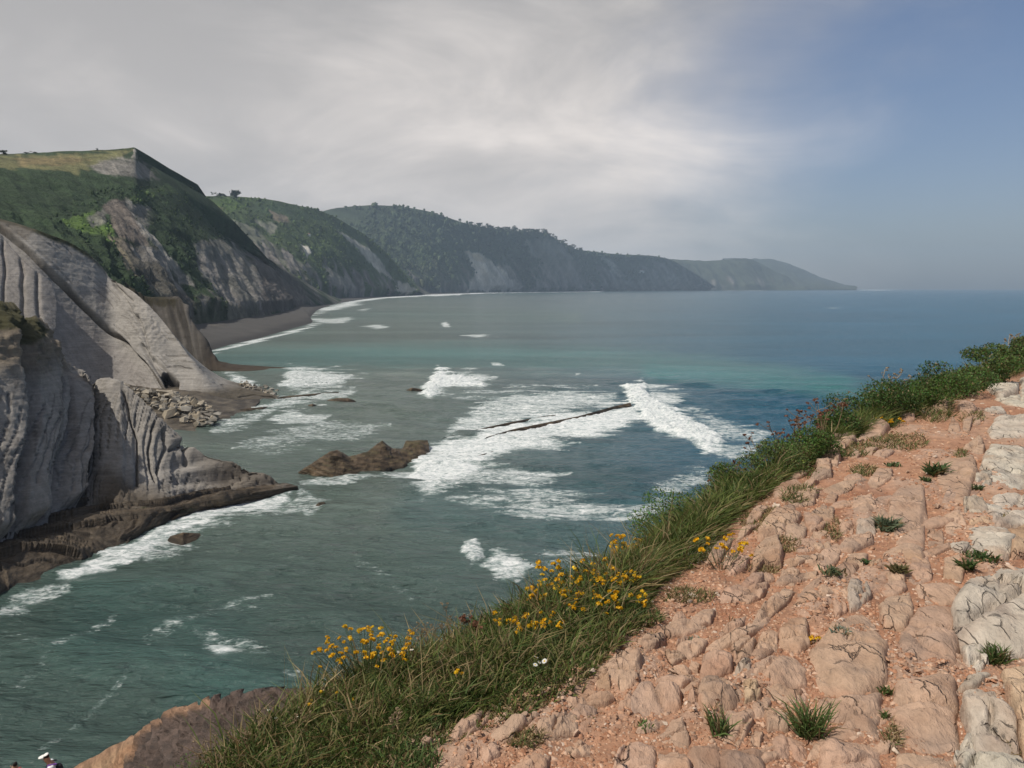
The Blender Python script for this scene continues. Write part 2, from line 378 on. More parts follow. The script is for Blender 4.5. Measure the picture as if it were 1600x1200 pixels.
# keep the sea below the land behind the beach
m, nt, out = new_mat('sea_water')
tc = nt.nodes.new('ShaderNodeTexCoord'); vv = tc.outputs['Object']
wcn = attr(nt, 'Col').outputs['Color']; fo = X(nt, attr(nt, 'foam').outputs['Fac'])
n1 = noise(nt, mapv(nt, vv, (0.42, 0.80, 1), rot=(0, 0, .2)), 1.0, 8, 0.70, 0.9)
n2 = noise(nt, mapv(nt, vv, (0.07, 0.22, 1), rot=(0, 0, .1)), 1.0, 4, 0.6, 0.3)
n3 = noise(nt, mapv(nt, vv, (1.3, 2.2, 1)), 1.0, 5, 0.7, 0.8)
fm = (fo * .93 + (n1 - .5) * 1.5 + (n3 - .5) * .9 + (n2 - .5) * .5) * fo.step(0.02, 0.3)
vo = nt.nodes.new('ShaderNodeTexVoronoi'); vo.feature = 'DISTANCE_TO_EDGE'; vo.inputs['Scale'].default_value = .55
wp_ = nt.nodes.new('ShaderNodeVectorMath'); wp_.operation = 'MULTIPLY_ADD'; nt.links.new(noise(nt, mapv(nt, vv, (.5, .8, 1)), 1.0, 4, .6, col=True).s, wp_.inputs[0]); wp_.inputs[1].default_value = (3, 2.2, 0); nt.links.new(mapv(nt, vv, (.7, 1.2, 1)), wp_.inputs[2]); nt.links.new(wp_.outputs[0], vo.inputs['Vector'])
lace = (1.0 - X(nt, vo.outputs['Distance']).step(0.0, 0.22)) * fm.step(0.30, 0.66)
mask = ((fm.step(0.44, 0.98) * .95).mx(lace * .6)).mn(.95); thin = fm.step(0.20, 0.62) * 0.45
sl = noise(nt, mapv(nt, vv, (0.004, 0.016, 1)), 1.0, 4, 0.6).step(0.35, 0.65, .82, 1.2)
cc = nt.nodes.new('ShaderNodeCombineXYZ')
for i in range(3): nt.links.new(sl.s, cc.inputs[i])
wcol2 = mixc(nt, 1.0, wcn, cc.outputs[0], 'MULTIPLY')
wcol2 = mixc(nt, thin, wcol2, (.30, .40, .38))
w1 = noise(nt, mapv(nt, vv, (0.55, 1.25, 1), rot=(0, 0, .15)), 1.0, 6, 0.62, 0.3)
w2 = noise(nt, mapv(nt, vv, (0.10, 0.30, 1), rot=(0, 0, -.1)), 1.0, 4, 0.6, 0.2)
bn = bump(nt, w2, .9, 2.0, bump(nt, w1, 1.0, .8))
wp = nt.nodes.new('ShaderNodeBsdfPrincipled'); setin(nt, wp, Base_Color=wcol2, Roughness=.16, IOR=1.33, Normal=bn)
fp = nt.nodes.new('ShaderNodeBsdfPrincipled'); setin(nt, fp, Base_Color=mixc(nt, (n3 * .6 + n1 * .4).step(.38, .60), (.50, .56, .56), (.84, .85, .84)), Roughness=.9, Normal=bump(nt, n3 * .6 + n1, .7, .5)); fp.inputs['Specular IOR Level'].default_value = .1  # foam shading is put into its colour: grey patches by noise
mx = nt.nodes.new('ShaderNodeMixShader'); nt.links.new(mask.s, mx.inputs[0]); nt.links.new(wp.outputs[0], mx.inputs[1]); nt.links.new(fp.outputs[0], mx.inputs[2])
nt.links.new(mx.outputs[0], out.inputs[0]); M_sea = m
sea = mesh('sea', np.stack([x, y, ZW], 1), grid_faces(len(gy), len(gx)), M_sea, None, wc, attrs={'foam': foam}, kind='structure')
del XX, YY, SX, SY, wob, wob2

# ================================================================== NEAR SEA CLIFF (flysch fin in front)
def A(*p): return np.array([at(*q) for q in p])
def O(*p): return np.array([on(*q) for q in p])
lime = np.array((.27, .250, .226)); limed = np.array((.12, .113, .105)); wetbrown = np.array((.072, .056, .040)); ochre = np.array((.21, .16, .10))
foot1 = O((-170, 960, 2), (-70, 895, 2), (0, 858, 2.2), (60, 828, 2.2), (110, 806, 2), (150, 800, 1.8), (200, 806, 1.6), (260, 803, 1.2), (330, 788, .8), (400, 776, .5), (463, 767, .1))
cpx = [(-230, 420), (-90, 452), (0, 482), (45, 503), (88, 550), (125, 592), (185, 598), (240, 640), (300, 700), (380, 729), (464, 763)]
dyk = [25, 23, 22, 22, 23, 24, 22, 17, 10, 5, 1.4]
crest1 = np.array([at(p[0], p[1], f[1] + k) for p, f, k in zip(cpx, foot1, dyk)])
back1 = crest1 + np.array((-9, 9, -1.5)); back1[-3:] = crest1[-3:] + np.array((-1.5, 2, -.6))
base1 = crest1 + np.array((-16, 30, 0)); base1[:, 2] = -3; base1[-3:, :2] = crest1[-3:, :2] + np.array((-4, 6))
G = loft([foot1 - np.array((0, 0, 3.0)), foot1, crest1, back1, base1], 330, [3, 150, 10, 12])
ribx = np.array([-260, -110, -80, -76, -50, -20, 3, 6, 14, 30, 56, 60, 66, 74, 82, 86, 90, 112, 122, 125, 134, 144, 165, 212, 215, 222, 236, 239, 246, 258, 262, 270, 285, 289, 300, 480])
ribd = np.array([0, 1.0, 1.8, -.6, .6, 1.4, 2.0, -.2, -.6, 1.6, 2.0, -1.5, -.9, .9, 1.0, -.9, .2, 1.9, 2.3, -1.2, -1.3, .1, .5, .7, -.6, .0, .5, -.6, .1, .5, -.5, .0, .7, -.4, .1, 0])
def disp1(V, px, py, S, T):
    h = np.clip((T - .02) / .86, 0, 1)
    wx = px + 22 * fbm(V * np.array((.05, .05, .03)), 1, 3) + (py - 700) * .06 + np.where(px < 100, 10 * np.sin(py / 38.0), 4 * np.sin(py / 45.0))
    amp = sstep(h, .0, .08) * (1 - .55 * sstep(h, .85, 1.0)) * np.where(px > 200, sstep(py, 600, 660) * (1 - sstep(py, 730, 765)), 1)
    d = np.interp(wx, ribx, ribd) * amp * np.where(px > 190, .38, 1.5)
    d -= 2.6 * np.sin(np.pi * np.clip(h, 0, 1)) * sstep(px, 130, 230) * (1 - sstep(px, 360, 450))
    strat = fbm(np.stack([(V[:, 2] * .9 + V[:, 1] * .25), V[:, 0] * .04, V[:, 1] * .04], 1), 1.1, 3)
    d += .16 * strat + .45 * fbm(V, .22, 4) + .16 * fbm(V, 1.1, 3) + .28 * np.round(3.2 * fbm(V * np.array((1, 1, .45)), .30, 3)) / 3.2
    bl_ = ((wx + .10 * (py - 700)) / 11.5 + .35 * fbm(V, .15, 2)) % 1; d -= .45 * (bl_ < .10) * (fbm(V, .07, 2) > -.05) * (h > .04)
    for lx_ in ([(193, 612), (200, 640), (214, 670), (213, 742)], [(246, 655), (238, 690), (252, 735)], [(262, 668), (270, 690), (258, 720)], [(276, 694), (290, 690), (300, 712)]): d -= 1.1 * np.exp(-(linedist(px + 4 * fbm(V, .2, 2), py, lx_) / 2.0) ** 2)
    # horizontal joints in the pillars
    # rotten, blocky top of the pillars
    cr = (1 - sstep(px, 110, 150)) * sstep(py, 480, 500) * (1 - sstep(py + 25 * fbm(V, .1, 2), 560, 600))
    d += cr * (.9 * fbm(V, .45, 4, ridged=True) - .4)
    # folded beds at the toe
    toe = sstep(px, 250, 330) * (1 - sstep(px, 440, 464)); d += toe * .35 * np.sin(V[:, 2] * 3.2 + V[:, 1] * .5 + 2 * fbm(V, .1, 2))
    return d * (1 - sstep(T, .93, .98))
def col1(V, px, py, S, T, N):
    n = fbm(V, .12, 4); c = lerp(lime, limed, sstep(n, .05, .7) * .5)
    wx = px + 22 * fbm(V * np.array((.05, .05, .03)), 1, 3) + (py - 700) * .06
    dirt = sstep(fbm(V * np.array((.6, .6, .05)), .8, 3), .15, .6); c = lerp(c, (.13, .115, .10), dirt * .5)
    bl_ = ((wx + .10 * (py - 700)) / 11.5 + .35 * fbm(V, .15, 2)) % 1; c = lerp(c, (.09, .082, .073), .55 * (bl_ < .13) * (fbm(V, .07, 2) > -.05))
    toe = sstep(py + (px - 300) * -.25 + 14 * n, 742, 790) ; c = lerp(c, (.105, .086, .066), toe * sstep(px, 120, 180))
    c = lerp(c, (.10, .08, .06), sstep(px + 20 * n, 290, 370) * .7)
    cr = (1 - sstep(px, 90, 135)) * (1 - sstep(py + 40 * n, 560, 610)); c = lerp(c, ochre * (.75 + .5 * fbm(V, .5, 3)[:, None]), cr * .7)
    cap = polydist(px, py, [(-300, 380), (0, 476), (40, 498), (58, 520), (30, 545), (0, 530), (-300, 500)]); c = lerp(c, (.062, .058, .028), sstep(cap + 14 * n, -4, 6))
    c = lerp(c, (.05, .06, .025), sstep(T, .90, .93) * (px < 90))
    alg = sstep(polydist(px, py, [(225, 790), (270, 780), (300, 795), (260, 806)]) + 8 * n, -8, 6); c = lerp(c, (.045, .052, .018), alg * .8)
    return c
cliff = relief('sea_cliff', G, disp1, col1, M_cliff, kind='structure', smooth=False)

# wave-cut platform at the foot
wl = O((-170, 1075, -.6), (-60, 985, -.6), (0, 945, -.6), (60, 922, -.6), (110, 898, -.5), (160, 870, -.5), (215, 846, -.5), (320, 801, -.4), (400, 784, -.4), (440, 776, -.4), (468, 771, -.5))
mid = (wl * .45 + foot1 * .55) + np.array((0, 0, .9)); ins = foot1 + np.array((-2.5, 2.5, .6))
G = loft([wl - np.array((-1.5, 0, 1.5)), wl, mid, ins], 300, [4, 34, 30])
def dispp(V, px, py, S, T):
    q = V[:, 0] * .55 + V[:, 1] * -.35 + V[:, 2] * 1.2 + 2.2 * fbm(V, .06, 3)
    saw = (q * .42) % 1; return (.9 * saw * sstep(T, .1, .25) + .28 * ((q * 1.9) % 1) + .6 * fbm(V, .25, 4) + .2 * fbm(V, 1.2, 3)) * (1 - .85 * sstep(px, 330, 450))
def colp(V, px, py, S, T, N):
    n = fbm(V, .25, 4); q = V[:, 0] * .55 + V[:, 1] * -.35 + V[:, 2] * 1.2 + 2.2 * fbm(V, .06, 3)
    c = lerp(wetbrown, (.115, .088, .060), sstep(np.sin(q * 2.6) + n, -.5, 1.3)); c = lerp(c, (.04, .032, .024), sstep(V[:, 2], .9, .1) * .8)
    return lerp(c, (.20, .17, .13), sstep(n, .25, .7) * .5 * (px < 110))
relief('wave_cut_platform', G, dispp, colp, M_shelf, kind='structure', smooth=False)

# ================================================================== SECOND FIN (pale slab behind)
fpx = [(-230, 640, 6), (-90, 620, 6), (0, 612, 6), (60, 608, 6), (110, 604, 5.5), (150, 602, 5), (190, 602, 4.5), (240, 612, 3.5), (290, 618, 2.4), (340, 626, 1.2), (380, 625, .6), (432, 622, .1)]
foot2 = O(*fpx)
c2 = [(-260, 262), (-110, 312), (0, 342), (60, 360), (110, 380), (145, 402), (172, 432), (215, 462), (255, 502), (300, 560), (345, 598), (433, 619)]
dk = [40, 38, 36, 34, 32, 30, 28, 24, 18, 11, 6, 1]
crest2 = np.array([at(p[0], p[1], f[1] + k) for p, f, k in zip(c2, foot2, dk)])
bk = crest2 + np.array((-6, 14, -1)); bb = crest2 + np.array((-10, 60, 0)); bb[:, 2] = -3
G = loft([foot2 - np.array((0, 0, 5)), foot2, crest2, bk, bb], 340, [3, 170, 8, 10])
seam = [(-60, 318), (0, 352), (40, 385), (100, 440), (150, 490), (200, 538), (228, 570), (262, 612)]
def disp2(V, px, py, S, T):
    n = fbm(V, .06, 3)
    sx = np.array(seam)[:, 0]; sy = np.array(seam)[:, 1]; sd_ = py - np.interp(px, sx, sy) + 5 * n
    d = -1.6 * sstep(sd_, -2, 3) * (px < 265) - 1.9 * np.exp(-((sd_ - 1) / 2.2) ** 2) * (px < 262)
    blk = polydist(px + 4 * n, py, [(-300, 300), (0, 372), (50, 425), (76, 448), (84, 480), (80, 522), (60, 540), (-300, 540)]); d += 4.2 * sstep(blk, -1.5, 2.5)
    low = polydist(px + 4 * n, py, [(60, 535), (100, 540), (150, 600), (60, 620)]); d += 1.5 * sstep(low, -3, 3)
    for cx_, w_ in ((8, 2.2), (38, 2.5), (56, 1.8)): d -= 1.3 * np.exp(-((px - cx_ + (py - 450) * -.05 + 8 * n) / w_) ** 2) * sstep(blk, 0, 10)
    for (lx0, ly0, lx1, ly1, w_, a_) in ((172, 430, 215, 500, 2.2, .8), (215, 495, 232, 545, 2.5, 1.0), (222, 540, 262, 600, 3.5, 1.4), (240, 560, 275, 592, 2.5, 1.0), (180, 445, 205, 470, 2, .8)):
        d -= a_ * np.exp(-(linedist(px + 5 * n, py, [(lx0, ly0), (lx1, ly1)]) / w_) ** 2)
    cave = polydist(px, py, [(250, 585), (262, 580), (280, 598), (278, 614), (262, 612)]); d -= 3.5 * sstep(cave, -1, 3)
    rub = polydist(px, py, [(200, 470), (232, 480), (262, 530), (230, 550), (205, 520)]); d += .6 * sstep(rub, -8, 8) * fbm(V, .5, 3, ridged=True)
    d += .12 * fbm(np.stack([V[:, 2] + .4 * V[:, 0], V[:, 0] * .05, V[:, 1] * .05], 1), 1.2, 3) + .30 * fbm(V, .12, 4) + .14 * fbm(V, .8, 3) + .15 * np.round(3 * fbm(V * np.array((1, 1, .6)), .18, 3)) / 3
    bq_ = (sd_ + 9 * n) / 15; bl_ = (bq_ + .38 * np.sin(bq_ * 2.1)) % 1; d -= .34 * (bl_ < .10) * (fbm(V, .06, 3) > .08) * (blk < -6)
    return d * (1 - sstep(T, .95, .98)) * sstep(T, .0, .03)
def col2(V, px, py, S, T, N):
    n = fbm(V, .08, 4); n2 = fbm(V, .35, 3)
    c = lerp((.295, .275, .250), (.19, .178, .162), sstep(n, -.1, .7) * .6)
    sx = np.array(seam)[:, 0]; sy = np.array(seam)[:, 1]; sd_ = py - np.interp(px, sx, sy) + 5 * fbm(V, .06, 3)
    c = lerp(c, (.05, .04, .028), np.exp(-((sd_ - 1) / (2.0 + 1.2 * n)) ** 2) * .85 * (px < 265))
    c = lerp(c, (.245, .222, .205), sstep(sd_, 0, 30) * .6)
    c = lerp(c, (.11, .09, .065), sstep(px + 12 * n, 340, 392) * .95); c = lerp(c, (.10, .085, .065), sstep(py + .1 * px + 8 * n, 632, 650))
    bq_ = (sd_ + 4 * fbm(V, .06, 3)) / 15; bl_ = (bq_ + .38 * np.sin(bq_ * 2.1)) % 1; c = lerp(c, (.12, .108, .096), .5 * (bl_ < .12) * (fbm(V, .06, 3) > .06))
    streak = sstep(fbm(V * np.array((1, 1, .06)), .5, 3), .2, .7); c = lerp(c, (.12, .10, .085), streak * .45 * (px < 90))
    c = lerp(c, (.045, .05, .022), sstep(T + .004 * n2, .942, .952) * (px < 180))
    edge = np.interp(px, [p[0] for p in c2], [p[1] for p in c2]); c = lerp(c, (.042, .044, .022), sstep(py - edge + 5 * n, 9, 2) * sstep(px, 190, 130))
    c = lerp(c, (.14, .12, .095), sstep(polydist(px, py, [(-100, 300), (0, 336), (60, 356), (40, 372), (0, 356), (-100, 330)]) + 5 * n, -3, 3) * .6)
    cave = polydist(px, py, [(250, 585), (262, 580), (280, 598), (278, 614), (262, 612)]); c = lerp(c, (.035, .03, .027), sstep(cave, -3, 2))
    return c
relief('slab_cliff', G, disp2, col2, M_cliff, kind='structure', smooth=False)

# brown flysch buttress behind the slab, at the near end of the beach
foot3 = O((200, 575, 1), (250, 573, 1), (300, 575, .6), (325, 578, .2), (360, 580, 0), (400, 579, 0), (452, 577, -.2))
c3 = [(195, 440), (225, 462), (262, 464), (285, 470), (318, 545), (345, 566), (452, 574.5)]
crest3 = np.array([at(p[0], p[1], f[1] + k) for p, f, k in zip(c3, foot3, [30, 30, 26, 22, 14, 8, 2])])
b3 = crest3 + np.array((-6, 30, 0)); b3[:, 2] = -3
G = loft([foot3 - np.array((0, 0, 2)), foot3, crest3, b3], 160, [2, 110, 8])
def disp3(V, px, py, S, T): return (2.2 * fbm(np.stack([px * .09 - py * .02, V[:, 2] * .015, px * 0], 1), 1, 3, ridged=True) * sstep(px, 345, 320) + .8 * fbm(V, .1, 3)) * (1 - sstep(T, .88, .93))
def col3(V, px, py, S, T, N):
    s = fbm(np.stack([px * .13 - py * .03, V[:, 2] * .01, px * 0], 1), 1, 3); c = lerp((.048, .042, .036), (.125, .113, .10), sstep(s, -.3, .6))
    c = lerp(c, (.055, .042, .03), sstep(px, 315, 335)); cap = polydist(px, py, [(190, 430), (225, 458), (285, 468), (275, 482), (240, 480), (200, 470)])
    return lerp(c, (.035, .03, .018), sstep(cap + 6 * s, -2, 3))
relief('buttress', G, disp3, col3, M_cliff, kind='structure', smooth=False)

# ================================================================== HILLS
green, dgreen, olive, mead = np.array((.040, .060, .022)), np.array((.024, .040, .018)), np.array((.085, .080, .036)), np.array((.058, .095, .022))
rockg, rockb, rockl = np.array((.130, .120, .108)), np.array((.085, .075, .064)), np.array((.25, .23, .20))
def hill(name, foot, crest, fz, dys, ns, nt_, amp, fs, polys, mat, base=green, rock=None, tone=1.35, gl=.0, backdy=500):
    ft = O(*[(p[0], p[1], z) for p, z in zip(foot, fz)])
    cr = np.array([at(p[0], p[1], y_) for p, y_ in zip(crest, dys)])
    md = ft * .5 + cr * .5; hh = cr[:, 2] - ft[:, 2]; md[:, 2] -= .04 * hh
    bk = cr + np.array((0, backdy * .3, 0)); bk[:, 2] = np.maximum(cr[:, 2] - .03 * backdy, -5); be = cr + np.array((0, backdy, 0)); be[:, 2] = -8
    def sm(R, s_):
        k_ = np.exp(-.5 * (np.arange(-3 * s_, 3 * s_ + 1) / s_) ** 2); k_ /= k_.sum(); Rp = np.pad(R, ((3 * s_, 3 * s_), (0, 0)), mode='edge'); return np.stack([np.convolve(Rp[:, q], k_, 'valid') for q in range(3)], 1)
    fs_, cs_ = spline(ft, ns), spline(cr, ns); s1 = max(3, ns // 22); md = .5 * fs_ + .5 * sm(cs_, s1); md[:, 2] -= .03 * (cs_[:, 2] - fs_[:, 2]); m2 = .16 * fs_ + .84 * sm(cs_, max(2, s1 // 2))
    G = loft([fs_ - np.array((0, 0, 6)), fs_, md, m2, cs_, spline(bk, ns), spline(be, ns)], ns, [2, nt_ // 2, nt_ // 3, nt_ // 6, 6, 5])
    def dp(V, px, py, S, T):
        P = np.stack([px * .020 + py * -.012, py * .006, V[:, 1] * .0004], 1)
        g = fbm(P, 1.0, 4, ridged=True, off=gl); h = np.clip(T / .85, 0, 1)
        return amp * ((.35 + .75 * sstep(py, 300, 420)) * g + .55 * sstep(py, 320, 400) * fbm(np.stack([px * .055 + py * -.03, py * .012, V[:, 1] * .0006], 1), 1.0, 3, ridged=True, off=gl) + .7 * fbm(V, fs, 4) + .35 * fbm(V, fs * 6, 3)) * sstep(h, .01, .15) * (1 - .8 * sstep(h, .78, .97))
    def cl(V, px, py, S, T, N):
        n = fbm(V, fs * 1.3, 4); n2 = fbm(np.stack([px * .09 + py * -.05, py * .02, px * 0], 1), 1, 3); n3 = fbm(V, fs * 5, 3)
        c = lerp(base, base * .62, sstep(n, -.1, .5)); c = lerp(c, base * np.array((1.5, 1.25, 1.1)), sstep(n3, .1, .6) * .5)
        if rock is not None:
            r = sstep(n2 + .5 * n + rock(px, py), -.05, .35); rc = lerp(rockb * .9, rockg * 1.7, sstep(fbm(np.stack([px * .22 + py * -.10, py * .03, px * 0], 1), 1, 3), -.3, .5)); c = lerp(c, rc, r[:, None][:, 0])
        for pts, pc, s, sf in polys:
            gr_ = pc[1] > pc[0] * 1.02; pc = np.asarray(pc) * ((1.15 + .12 * n2 + .3 * n3) if gr_ else (1.4 + .85 * n2 + .45 * n3))[:, None].clip(.3, 3)
            c = lerp(c, pc, s * sstep(polydist(px, py, pts) + (3.5 * n2 + 7 * n3) * sf, -2.5 * sf, 2.5 * sf))
        return c * tone
    return relief(name, G, dp, cl, mat, kind='structure')
gl_ = np.array
H1 = [
    ([(-200, 236), (0, 244), (150, 240), (205, 236), (150, 262), (120, 272), (60, 262), (0, 268), (-200, 260)], olive * 1.15, .8, 1.5),
    ([(20, 248), (110, 246), (140, 252), (90, 258), (30, 256)], (.125, .088, .045), .55, 1.2),
    ([(-200, 270), (60, 275), (170, 285), (240, 275), (270, 300), (190, 320), (140, 350), (80, 362), (0, 350), (-200, 340)], dgreen, .85, 2.0),
    ([(195, 322), (215, 300), (262, 288), (282, 300), (240, 308)], green * 1.3, .7, 1.2),
    ([(82, 352), (140, 336), (172, 362), (174, 376), (150, 400), (118, 372)], mead * 1.15, .95, .8),
    ([(210, 234), (214, 248), (205, 246)], rockl * .9, .9, .6),
    ([(138, 262), (165, 250), (200, 248), (228, 256), (250, 280), (225, 280), (192, 278), (160, 270)], rockg * .95, .85, 1.3), ([(178, 255), (190, 278), (182, 276), (172, 262)], rockl * .8, .7, .7),
    ([(158, 322), (196, 310), (205, 335), (215, 370), (218, 392), (185, 378), (168, 355)], (.088, .074, .063), .95, .9),
    ([(196, 310), (206, 314), (214, 340), (246, 395), (228, 398), (212, 372)], rockl * .78, .9, .7), ([(245, 395), (286, 432), (296, 455), (268, 436), (228, 402)], rockg * 1.25, .85, .9),
    ([(205, 318), (236, 325), (242, 345), (228, 358), (215, 338)], rockg * .85, .8, .9), ([(132, 345), (160, 332), (166, 358), (140, 360)], rockg * .9, .8, .9),
    ([(165, 375), (190, 380), (200, 440), (180, 440)], (.17, .14, .10), .7, .8),
    ([(185, 380), (225, 398), (280, 450), (300, 500), (300, 520), (240, 480), (195, 430)], rockb * .75, .85, 1.2), ([(195, 385), (235, 405), (285, 462), (262, 450), (210, 405)], rockg * 1.05, .75, .7),
    ([(225, 330), (300, 318), (318, 350), (314, 385), (300, 420), (290, 440), (250, 390)], dgreen * .9, .85, 1.3),
    ([(300, 385), (345, 372), (380, 400), (402, 440), (404, 495), (360, 500), (330, 470), (305, 430)], rockg * .95, .75, 1.3), ([(310, 430), (340, 455), (330, 470), (305, 440)], rockl * .7, .6, .8),
    ([(380, 395), (430, 408), (470, 440), (492, 465), (470, 480), (405, 492), (400, 440)], (.066, .058, .052), .95, 1.0),
    ([(300, 480), (400, 486), (405, 500), (300, 514)], (.045, .045, .028), .6, 1.5),
]
hill('near_hill', [(-260, 560), (-100, 545), (0, 540), (80, 535), (150, 530), (195, 527), (215, 525), (225, 523), (260, 519), (300, 514), (350, 505), (400, 496), (450, 484), (482, 474), (496, 467)],
     [(-260, 225), (-100, 236), (0, 240.5), (80, 238), (150, 235.5), (196, 232.5), (212, 232.5), (217, 248), (244, 266), (284, 302), (312, 330), (345, 366), (392, 396), (440, 424), (500, 464)],
     [20, 20, 18, 14, 10, 8, 7, 7, 6, 5, 5, 5, 5, 4, 3], [560, 640, 700, 730, 760, 785, 792, 798, 812, 845, 890, 955, 1080, 1340, 2150], 420, 240, 7.0, .012, H1, M_hill,
     base=dgreen * 1.15, rock=lambda px, py: -.9 + 1.0 * sstep(px + (py - 350) * .3, 210, 330) * sstep(py, 330, 420))
H2 = [([(300, 308), (400, 309), (385, 325), (330, 342), (305, 325)], mead * .75, .8, 1.5), ([(310, 325), (350, 325), (345, 345), (318, 345)], olive * .95, .6, 1.3),
      ([(400, 312), (500, 330), (520, 345), (450, 345), (400, 330)], dgreen * 1.2, .7, 2), ([(420, 328), (450, 340), (445, 355), (425, 345)], (.15, .11, .085), .6, .8),
      ([(500, 365), (535, 368), (545, 388), (510, 385)], mead * .62, .7, 1.5), ([(525, 362), (545, 372), (600, 415), (612, 440), (590, 430), (555, 395)], rockl * 1.04, .75, .9),
      ([(460, 385), (478, 400), (470, 408)], rockl * 1.23, .8, .6), ([(490, 415), (540, 440), (545, 458), (510, 450)], rockg * 1.05, .7, 1.2), ([(620, 440), (650, 455), (640, 462), (610, 455)], rockl * 0.87, .7, .8),
      ([(330, 350), (400, 360), (430, 400), (470, 430), (440, 425), (380, 395)], rockg * .8, .5, 1.6), ([(395, 345), (430, 360), (420, 372)], rockl * 0.72, .5, .8)]
hill('middle_hill', [(300, 490), (380, 480), (440, 474), (480, 470), (500, 467.5), (525, 466), (555, 464), (590, 462.5), (620, 461.5), (645, 461)],
     [(250, 303), (310, 307), (362, 307), (415, 311), (460, 320), (505, 331), (545, 352), (585, 380), (622, 418), (655, 456)],
     [5, 5, 4, 4, 3, 3, 3, 3, 2, 2], [1900, 2000, 2150, 2350, 2500, 2650, 2850, 3050, 3250, 3450], 360, 170, 18, .005, H2, M_far, base=green * 1.05,
     rock=lambda px, py: -.62 + .75 * sstep(py - (px - 300) * .18, 340, 390), gl=3.3, backdy=900)
H3 = [([(560, 330), (720, 352), (760, 385), (690, 372), (600, 350)], np.array((.030, .042, .026)), .8, 2), ([(640, 395), (700, 392), (720, 440), (650, 455)], green * .85, .6, 1.8),
      ([(718, 393), (745, 395), (770, 415), (800, 440), (812, 455), (730, 455), (735, 425)], rockl * 1.13, .8, .9), ([(720, 394), (742, 396), (760, 412), (735, 408)], (.20, .165, .11), .7, .7),
      ([(820, 375), (860, 368), (890, 395), (920, 440), (900, 450), (850, 430), (830, 400)], rockg * .95, .6, 1.6), ([(935, 395), (955, 410), (975, 430), (955, 425)], rockl * 0.90, .7, .8), ([(955, 435), (1060, 430), (1100, 449), (960, 452)], rockl * 0.80, .6, 1.4),
      ([(830, 430), (850, 440), (850, 452), (832, 450)], rockl * 0.72, .6, .8), ([(1085, 445), (1098, 438), (1112, 450)], rockl * 1.01, .7, .6)]
hill('wooded_headland', [(560, 462), (620, 460), (660, 458.6), (700, 457.6), (760, 456.6), (820, 455.8), (880, 455.2), (940, 454.7), (1000, 454.3), (1060, 454), (1115, 453.6)],
     [(480, 338), (530, 325), (600, 321), (665, 330), (735, 351), (800, 361), (853, 366), (892, 388), (960, 398), (1045, 406), (1118, 449)],
     [2] * 11, [4300, 4500, 4700, 4900, 5200, 5600, 6000, 6500, 7100, 7900, 8400], 420, 150, 34, .0022, H3, M_far, base=np.array((.034, .048, .026)),
     rock=lambda px, py: -.75 + .95 * sstep(py, 385, 425), gl=7.7, backdy=1500)
hill('far_headland', [(980, 454), (1060, 453.9), (1120, 453.8), (1180, 453.7), (1205, 453.6), (1230, 453.6), (1262, 453.6)],
     [(960, 408), (1040, 406), (1110, 408), (1165, 405), (1190, 413), (1220, 430), (1265, 451)], [1] * 7, [9000, 9300, 9700, 10000, 10400, 10800, 11200], 160, 50, 40, .0015, [], M_far, base=np.array((.05, .06, .04)),
     rock=lambda px, py: -.7 + .6 * sstep(py, 425, 445), gl=1.2, backdy=1200)
hill('farthest_headland', [(1150, 453.4), (1220, 453.4), (1265, 453.4), (1300, 453.4), (1338, 453.4)], [(1130, 405), (1210, 408), (1255, 424), (1300, 440), (1340, 452)], [1] * 5,
     [12500, 12900, 13300, 13700, 14000], 100, 30, 40, .001, [], M_far, base=np.array((.05, .06, .045)), gl=4.2, backdy=800)

# scrub on the green slopes: low bushes nobody could count
def scrub(name, src, n, smin, smax, seed, label):
    r = np.random.default_rng(seed); me = bpy.data.objects[src].data; nv = len(me.vertices); co = np.empty(nv * 3, np.float32); me.vertices.foreach_get('co', co); co = co.reshape(-1, 3)
    ca = np.empty(nv * 4, np.float32); me.color_attributes['Col'].data.foreach_get('color', ca); ca = ca.reshape(-1, 4)[:, :3]; px, py = proj(co)
    ok = np.nonzero((ca[:, 1] > ca[:, 0] * 1.12) & (px > -60) & (px < 1200) & (((py > 290) & (px > 120 + 40 * np.sin(py * .05))) | (src != 'near_hill')) & (fbm(co, .004, 3) > -.25))[0]; i = r.choice(ok, n); P = co[i] + r.normal(0, smax, (n, 3)) * np.array((1, 1, 0)); s_ = r.uniform(smin, smax, n) * r.lognormal(0, .3, n)
    base = np.array([(0, 0, .9), (.6, 0, .5), (.2, .58, .55), (-.5, .35, .5), (-.5, -.35, .55), (.2, -.58, .5), (.5, .3, -.3), (-.1, .6, -.3), (-.6, 0, -.3), (-.1, -.6, -.3), (.5, -.3, -.3)]); Fc = np.array([(0, 1, 2), (0, 2, 3), (0, 3, 4), (0, 4, 5), (0, 5, 1), (1, 6, 2), (2, 6, 7), (2, 7, 3), (3, 7, 8), (3, 8, 4), (4, 8, 9), (4, 9, 5), (5, 9, 10), (5, 10, 1), (1, 10, 6)])
    V = base[None] * s_[:, None, None] * (1 + .3 * r.normal(size=(n, 11, 3))) + P[:, None]; cc = np.repeat(ca[i] * r.uniform(.75, 1.6, (n, 1)), 11, 0)
    mesh(name, V.reshape(-1, 3), (np.arange(n)[:, None, None] * 11 + Fc).reshape(-1, 3), M_hill, None, cc, smooth=False, kind='stuff', label=label)
scrub('hillside_scrub', 'near_hill', 1300, .6, 1.4, 1, 'dark low scrub dotted over the near green hill')
scrub('hillside_scrub', 'middle_hill', 2400, 2, 4.5, 2, 'dark low scrub dotted over the middle hill')
scrub('hillside_scrub', 'wooded_headland', 4000, 6, 15, 3, 'dark woodland covering the far headland')
